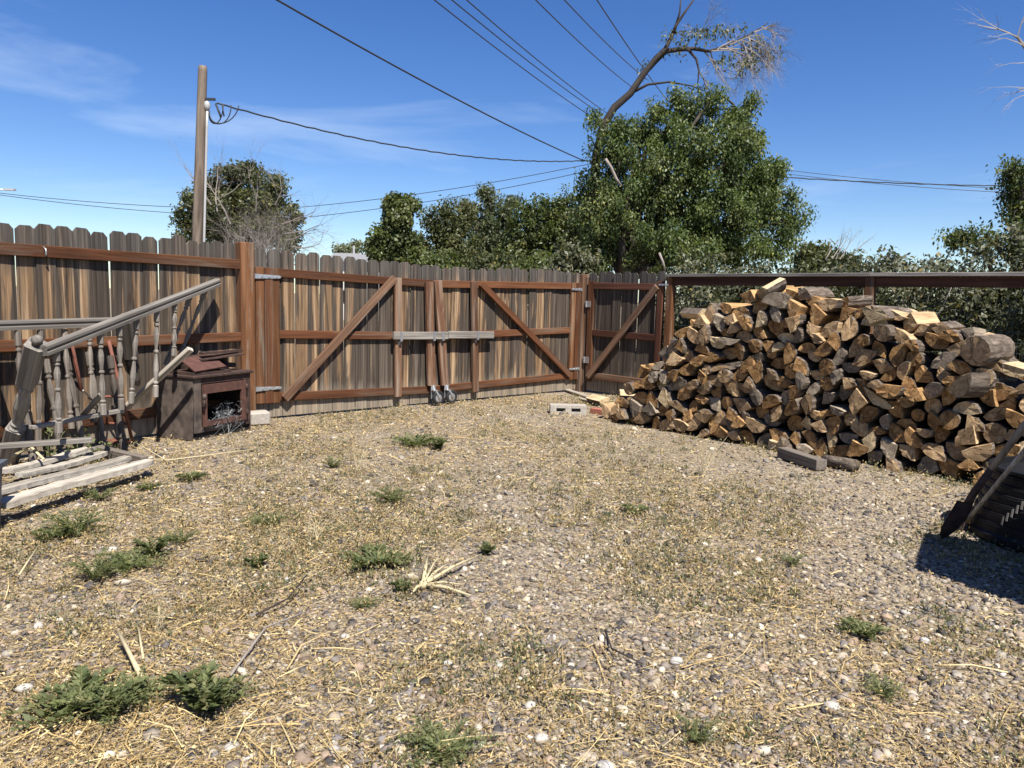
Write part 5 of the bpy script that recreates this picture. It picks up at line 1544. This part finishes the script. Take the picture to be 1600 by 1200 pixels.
wl = [(120, 830, .95, 'green weed right of the slatted deck panel'), (90, 838, .6, 'smaller green weed tuft beside the slatted deck panel'), (150, 905, .95, 'dark green weed mat in the straw left of bare gravel'), (205, 885, .8, 'green weed joined to the dark green mat in the straw'), (240, 868, .65, 'leafy end of the long green weed mat'),
      (283, 845, .5, 'small green weed just beyond the long weed mat'), (120, 1105, 1.0, 'broad low green weed next to a pale dry stalk'), (175, 1120, .95, 'dense green weed beside the broad low one'), (205, 1090, .7, 'loose green weed behind the pale dry stalk'), (318, 1108, 1.0, 'compact dark green weed standing alone on gravel'),
      (352, 1095, .6, 'green tuft joined to the compact dark weed'), (585, 882, .85, 'green weed behind the pale dead stump'), (620, 880, .6, 'dull green tuft beyond the pale dead stump'), (652, 694, .9, 'bushy green weed in the middle of the yard towards the gate'), (685, 700, .55, 'small green tuft beside the bushy weed towards the gate'), (612, 782, .7, 'lone dark green weed halfway to the gate'),
      (300, 748, .5, 'upright green weed in front of the wood stove'), (520, 727, .55, 'flat dull green weed left of the bushy weed'), (692, 1172, .75, 'grey-green weed on open gravel'), (402, 884, .45, 'small dark weed between straw patches'), (155, 778, .55, 'weed at the near corner of the slatted deck'),
      (990, 798, .45, 'small green weed on bare gravel left of the black tub'), (1240, 880, .5, 'grey-green weed on bare gravel in front of the black tub'), (568, 945, .35, 'tiny bright weed left of the pale dead stump'), (628, 925, .40, 'tiny green weed touching the pale dead stump'), (1380, 1078, .5, 'olive weed on gravel near the shadow of the black tub'), (1350, 985, .55, 'spreading olive weed beside the shadow of the black tub'),
      (1090, 1150, .6, 'spreading grey-green weed in coarse gravel'), (415, 815, .5, 'dull green weed in thin straw'), (760, 860, .4, 'small weed beyond the tips of the dead stump'), (985, 655, .5, 'pale green weed at the left foot of the firewood'), (232, 762, .4, 'weed between deck slats and straw')]
for i, (px, py, sc, lab) in enumerate(wl):
    q = gnd(px, py); q.z = float(gz(q.x, q.y)) - .014
    dist = q.y
    o = obj('weed', WM[i % 5], None, Matrix.Translation(q) @ Matrix.Rotation(i * 1.7, 4, 'Z') @ Matrix.Scale(sc * (.92 + .11 * dist), 4))
    tag(o, lab, 'weed', G1)
# leafy plants by the stove and under the railing
for (px, py, sc, lab) in ((262, 672, .9, 'leafy green plant growing between stove and newel post'), (75, 715, .7, 'green weed poking through the slatted deck'), (118, 712, .6, 'thin green weed between the deck slats'), (150, 722, .6, 'green weed at the right end of the deck slats')):
    q = gnd(px, py); rg = np.random.default_rng(px)
    n = 46; P_ = np.stack([rg.normal(0, .07, n), rg.normal(0, .05, n), rg.uniform(.03, .34, n) * sc], -1)
    d = rg.normal(size=(n, 3)) * .5 + P_ * np.array([4, 4, .5]); Nn = rg.normal(size=(n, 3)) * .5 + np.array([0, -.3, 1])
    s_ = rg.uniform(.04, .085, n) * sc
    V, F_, cl = leaves(P_ + np.array(q), d, Nn, s_, s_ * .5, WG[rg.integers(0, 4, n)] * 1.15)
    R_ = root('leafy_weed', q, lab, 'weed', 'leafy weeds by the fence')
    obj('foliage', np_mesh('foliage', V, F_, M_WEED, cl), R_)
    m = MB()
    for i in range(0, n, 4): m.tube([q + Vector((P_[i][0] * .2, P_[i][1] * .2, -.01)), q + Vector(P_[i]) * .6 + Vector((0, 0, .02)), q + Vector(P_[i])], [.005, .004, .002], 4, cap=False)
    obj('stems', m.mesh('stems', plain('weed_stem', (.16, .17, .08), .7, 0, .2, 6, 0) if 'weed_stem' not in bpy.data.materials else bpy.data.materials['weed_stem']), R_)

# dead stump with pale stalks, dry stalks and twigs
M_STALK = plain('bleached_stalk', (.46, .385, .235), .75, 0, .2, 30, .2)
def gpt(px, py, h): q = gnd(px, py); q.z = float(gz(q.x, q.y)) + h; return q
m = MB(); c = gpt(661, 922, .018)
for (px, py, h, r) in ((668, 885, .05, .011), (752, 872, .03, .008), (735, 934, .006, .009), (700, 895, .045, .007), (642, 932, .004, .008), (690, 882, .07, .005), (722, 922, .02, .006)):
    e = gpt(px, py, h); mid = c.lerp(e, .5) + Vector((0, 0, .012))
    m.tube([c, mid, e], [r * 1.05, r * .85, r * .45], 7)
m.lathe([(.016, -.02), (.022, 0), (.018, .012), (.006, .02)], 9, Matrix.Translation(c))
o = obj('dead_stump', m.mesh('dead_stump', M_STALK, True)); tag(o, 'pale dead plant stump with stalks spreading like a star', 'dead plant')
def stalk(pts, r, mat, lab, name='dry_stalk', cat='stalk'):
    P_ = [gpt(*p) for p in pts]
    o = obj(name, MB().tube(P_, [r * (1 - .35 * i / (len(P_) - 1)) for i in range(len(P_))], 7).mesh(name, mat, True)); tag(o, lab, cat)
stalk([(222, 1066, .008), (205, 1040, .03), (187, 1014, .055)], .0095, M_STALK, 'thick pale dry stalk sticking up behind the broad green weed')
stalk([(224, 1034, .006), (217, 1002, .05)], .005, M_STALK, 'thin pale stalk beside the thick dry stalk')
stalk([(400, 965, .015), (450, 945, .03), (480, 915, .05)], .0045, M_TWIGDARK, 'dark crooked twig lying in the straw', 'twig', 'twig')
stalk([(360, 1062, .012), (415, 990, .02), (480, 962, .02)], .0045, M_TWIG, 'long grey-brown twig crossing the dark crooked one', 'twig', 'twig')
stalk([(945, 992, .012), (955, 1025, .018), (1005, 1045, .008)], .0045, M_TWIGDARK, 'curved dark twig on bare gravel', 'twig', 'twig')
stalk([(425, 1160, .004), (424, 1185, .01)], .004, M_STALK, 'short pale stalk on gravel near the compact weed')
stalk([(30, 905, .03), (60, 870, .06)], .0045, M_STALK, 'yellow straw stem leaning near the left edge')
stalk([(395, 705, .01), (260, 725, .02), (215, 718, .12)], .006, M_STALK, 'long straw stem running from deck slats to the stove')
stalk([(20, 742, .14), (50, 735, .17), (70, 752, .15)], .012, M_STALK, 'bent pale branch lying on the deck slats', 'dead_branch', 'branch')
# pale and dark single stones that stand out of the gravel
for i, (px, py, r, mt, lab) in enumerate(((38, 1075, .030, M_WHITE, 'white fist-sized stone beside the broad green weed'), (362, 1163, .026, M_WHITE, 'white stone below the compact dark weed'), (174, 857, .032, M_WHITE, 'cream stone in the straw behind the long weed mat'), (60, 975, .026, M_WHITE, 'pale stone in gravel at left'),
        (780, 1042, .026, M_WHITE, 'white rounded stone on gravel centre'), (539, 993, .020, M_WHITE, 'small white stone on straw'), (915, 866, .024, M_WHITE, 'white pebble pair stone on bare gravel'), (1056, 1032, .030, M_STONE, 'grey stone beside the curved dark twig'), (698, 1038, .024, M_STONE, 'smooth dark grey stone left of the white rounded one'),
        (828, 1102, .024, M_WHITE, 'white chip stone among dark gravel'), (968, 866, .022, M_WHITE, 'flat white stone on bare gravel'), (450, 906, .026, M_STONE, 'flat grey stone in the straw'), (846, 1150, .028, M_WHITE, 'pale round stone in coarse gravel'), (862, 998, .026, M_STONE, 'grey oval stone on gravel'),
        (948, 1192, .030, M_STONE, 'dark grey stone in the coarse gravel'), (1445, 995, .026, M_STONE, 'bluish grey stone near the shadow of the black tub'), (1300, 1098, .03, M_WHITE, 'pale chalky stone on gravel'), (522, 1172, .024, M_STONE, 'bluish stone on gravel beside the short stalk'), (820, 830, .022, M_WHITE, 'white stone halfway up the yard'), (1415, 952, .024, M_WHITE, 'pale stone just below the shadow of the black tub'))):
    rock('stone', px, py, r * .95, r * .72, r * .5, mt, lab, 'standout stones', seed=100 + i)

# wispy dry weeds standing on the gravel
rg = random.Random(12)
for (px, py, h, ns, lab) in ((1098, 742, .30, 9, 'tall wispy dry weed standing in front of the firewood'), (965, 700, .14, 7, 'short wispy dry weed left of the firewood foot'), (560, 735, .16, 8, 'wispy dry weed in the straw beyond the bare gravel'), (495, 840, .10, 8, 'flattened yellow dry weed with trailing stems'), (250, 985, .10, 7, 'low wispy dry weed behind the pale stalks')):
    q = gnd(px, py); q.z = float(gz(q.x, q.y)) - .014
    m = MB()
    for k in range(ns):
        a = rg.uniform(0, 6.28); sp = rg.uniform(.25, .7); hh = h * rg.uniform(.6, 1.1)
        p1_ = q + Vector((math.cos(a) * hh * sp * .4, math.sin(a) * hh * sp * .4, hh * .55)); p2_ = q + Vector((math.cos(a) * hh * sp, math.sin(a) * hh * sp, hh))
        m.tube([q, p1_, p2_], [.0024, .0019, .001], 4, cap=False)
        for i in range(3):
            b_ = p1_.lerp(p2_, rg.uniform(0, .8)); m.tube([b_, b_ + Vector((rg.gauss(0, .03), rg.gauss(0, .03), rg.uniform(.01, .05)))], [.0014, .0008], 3, cap=False)
    o = obj('dry_weed', m.mesh('dry_weed', M_STALK)); tag(o, lab, 'dry weed', 'wispy dry weeds')
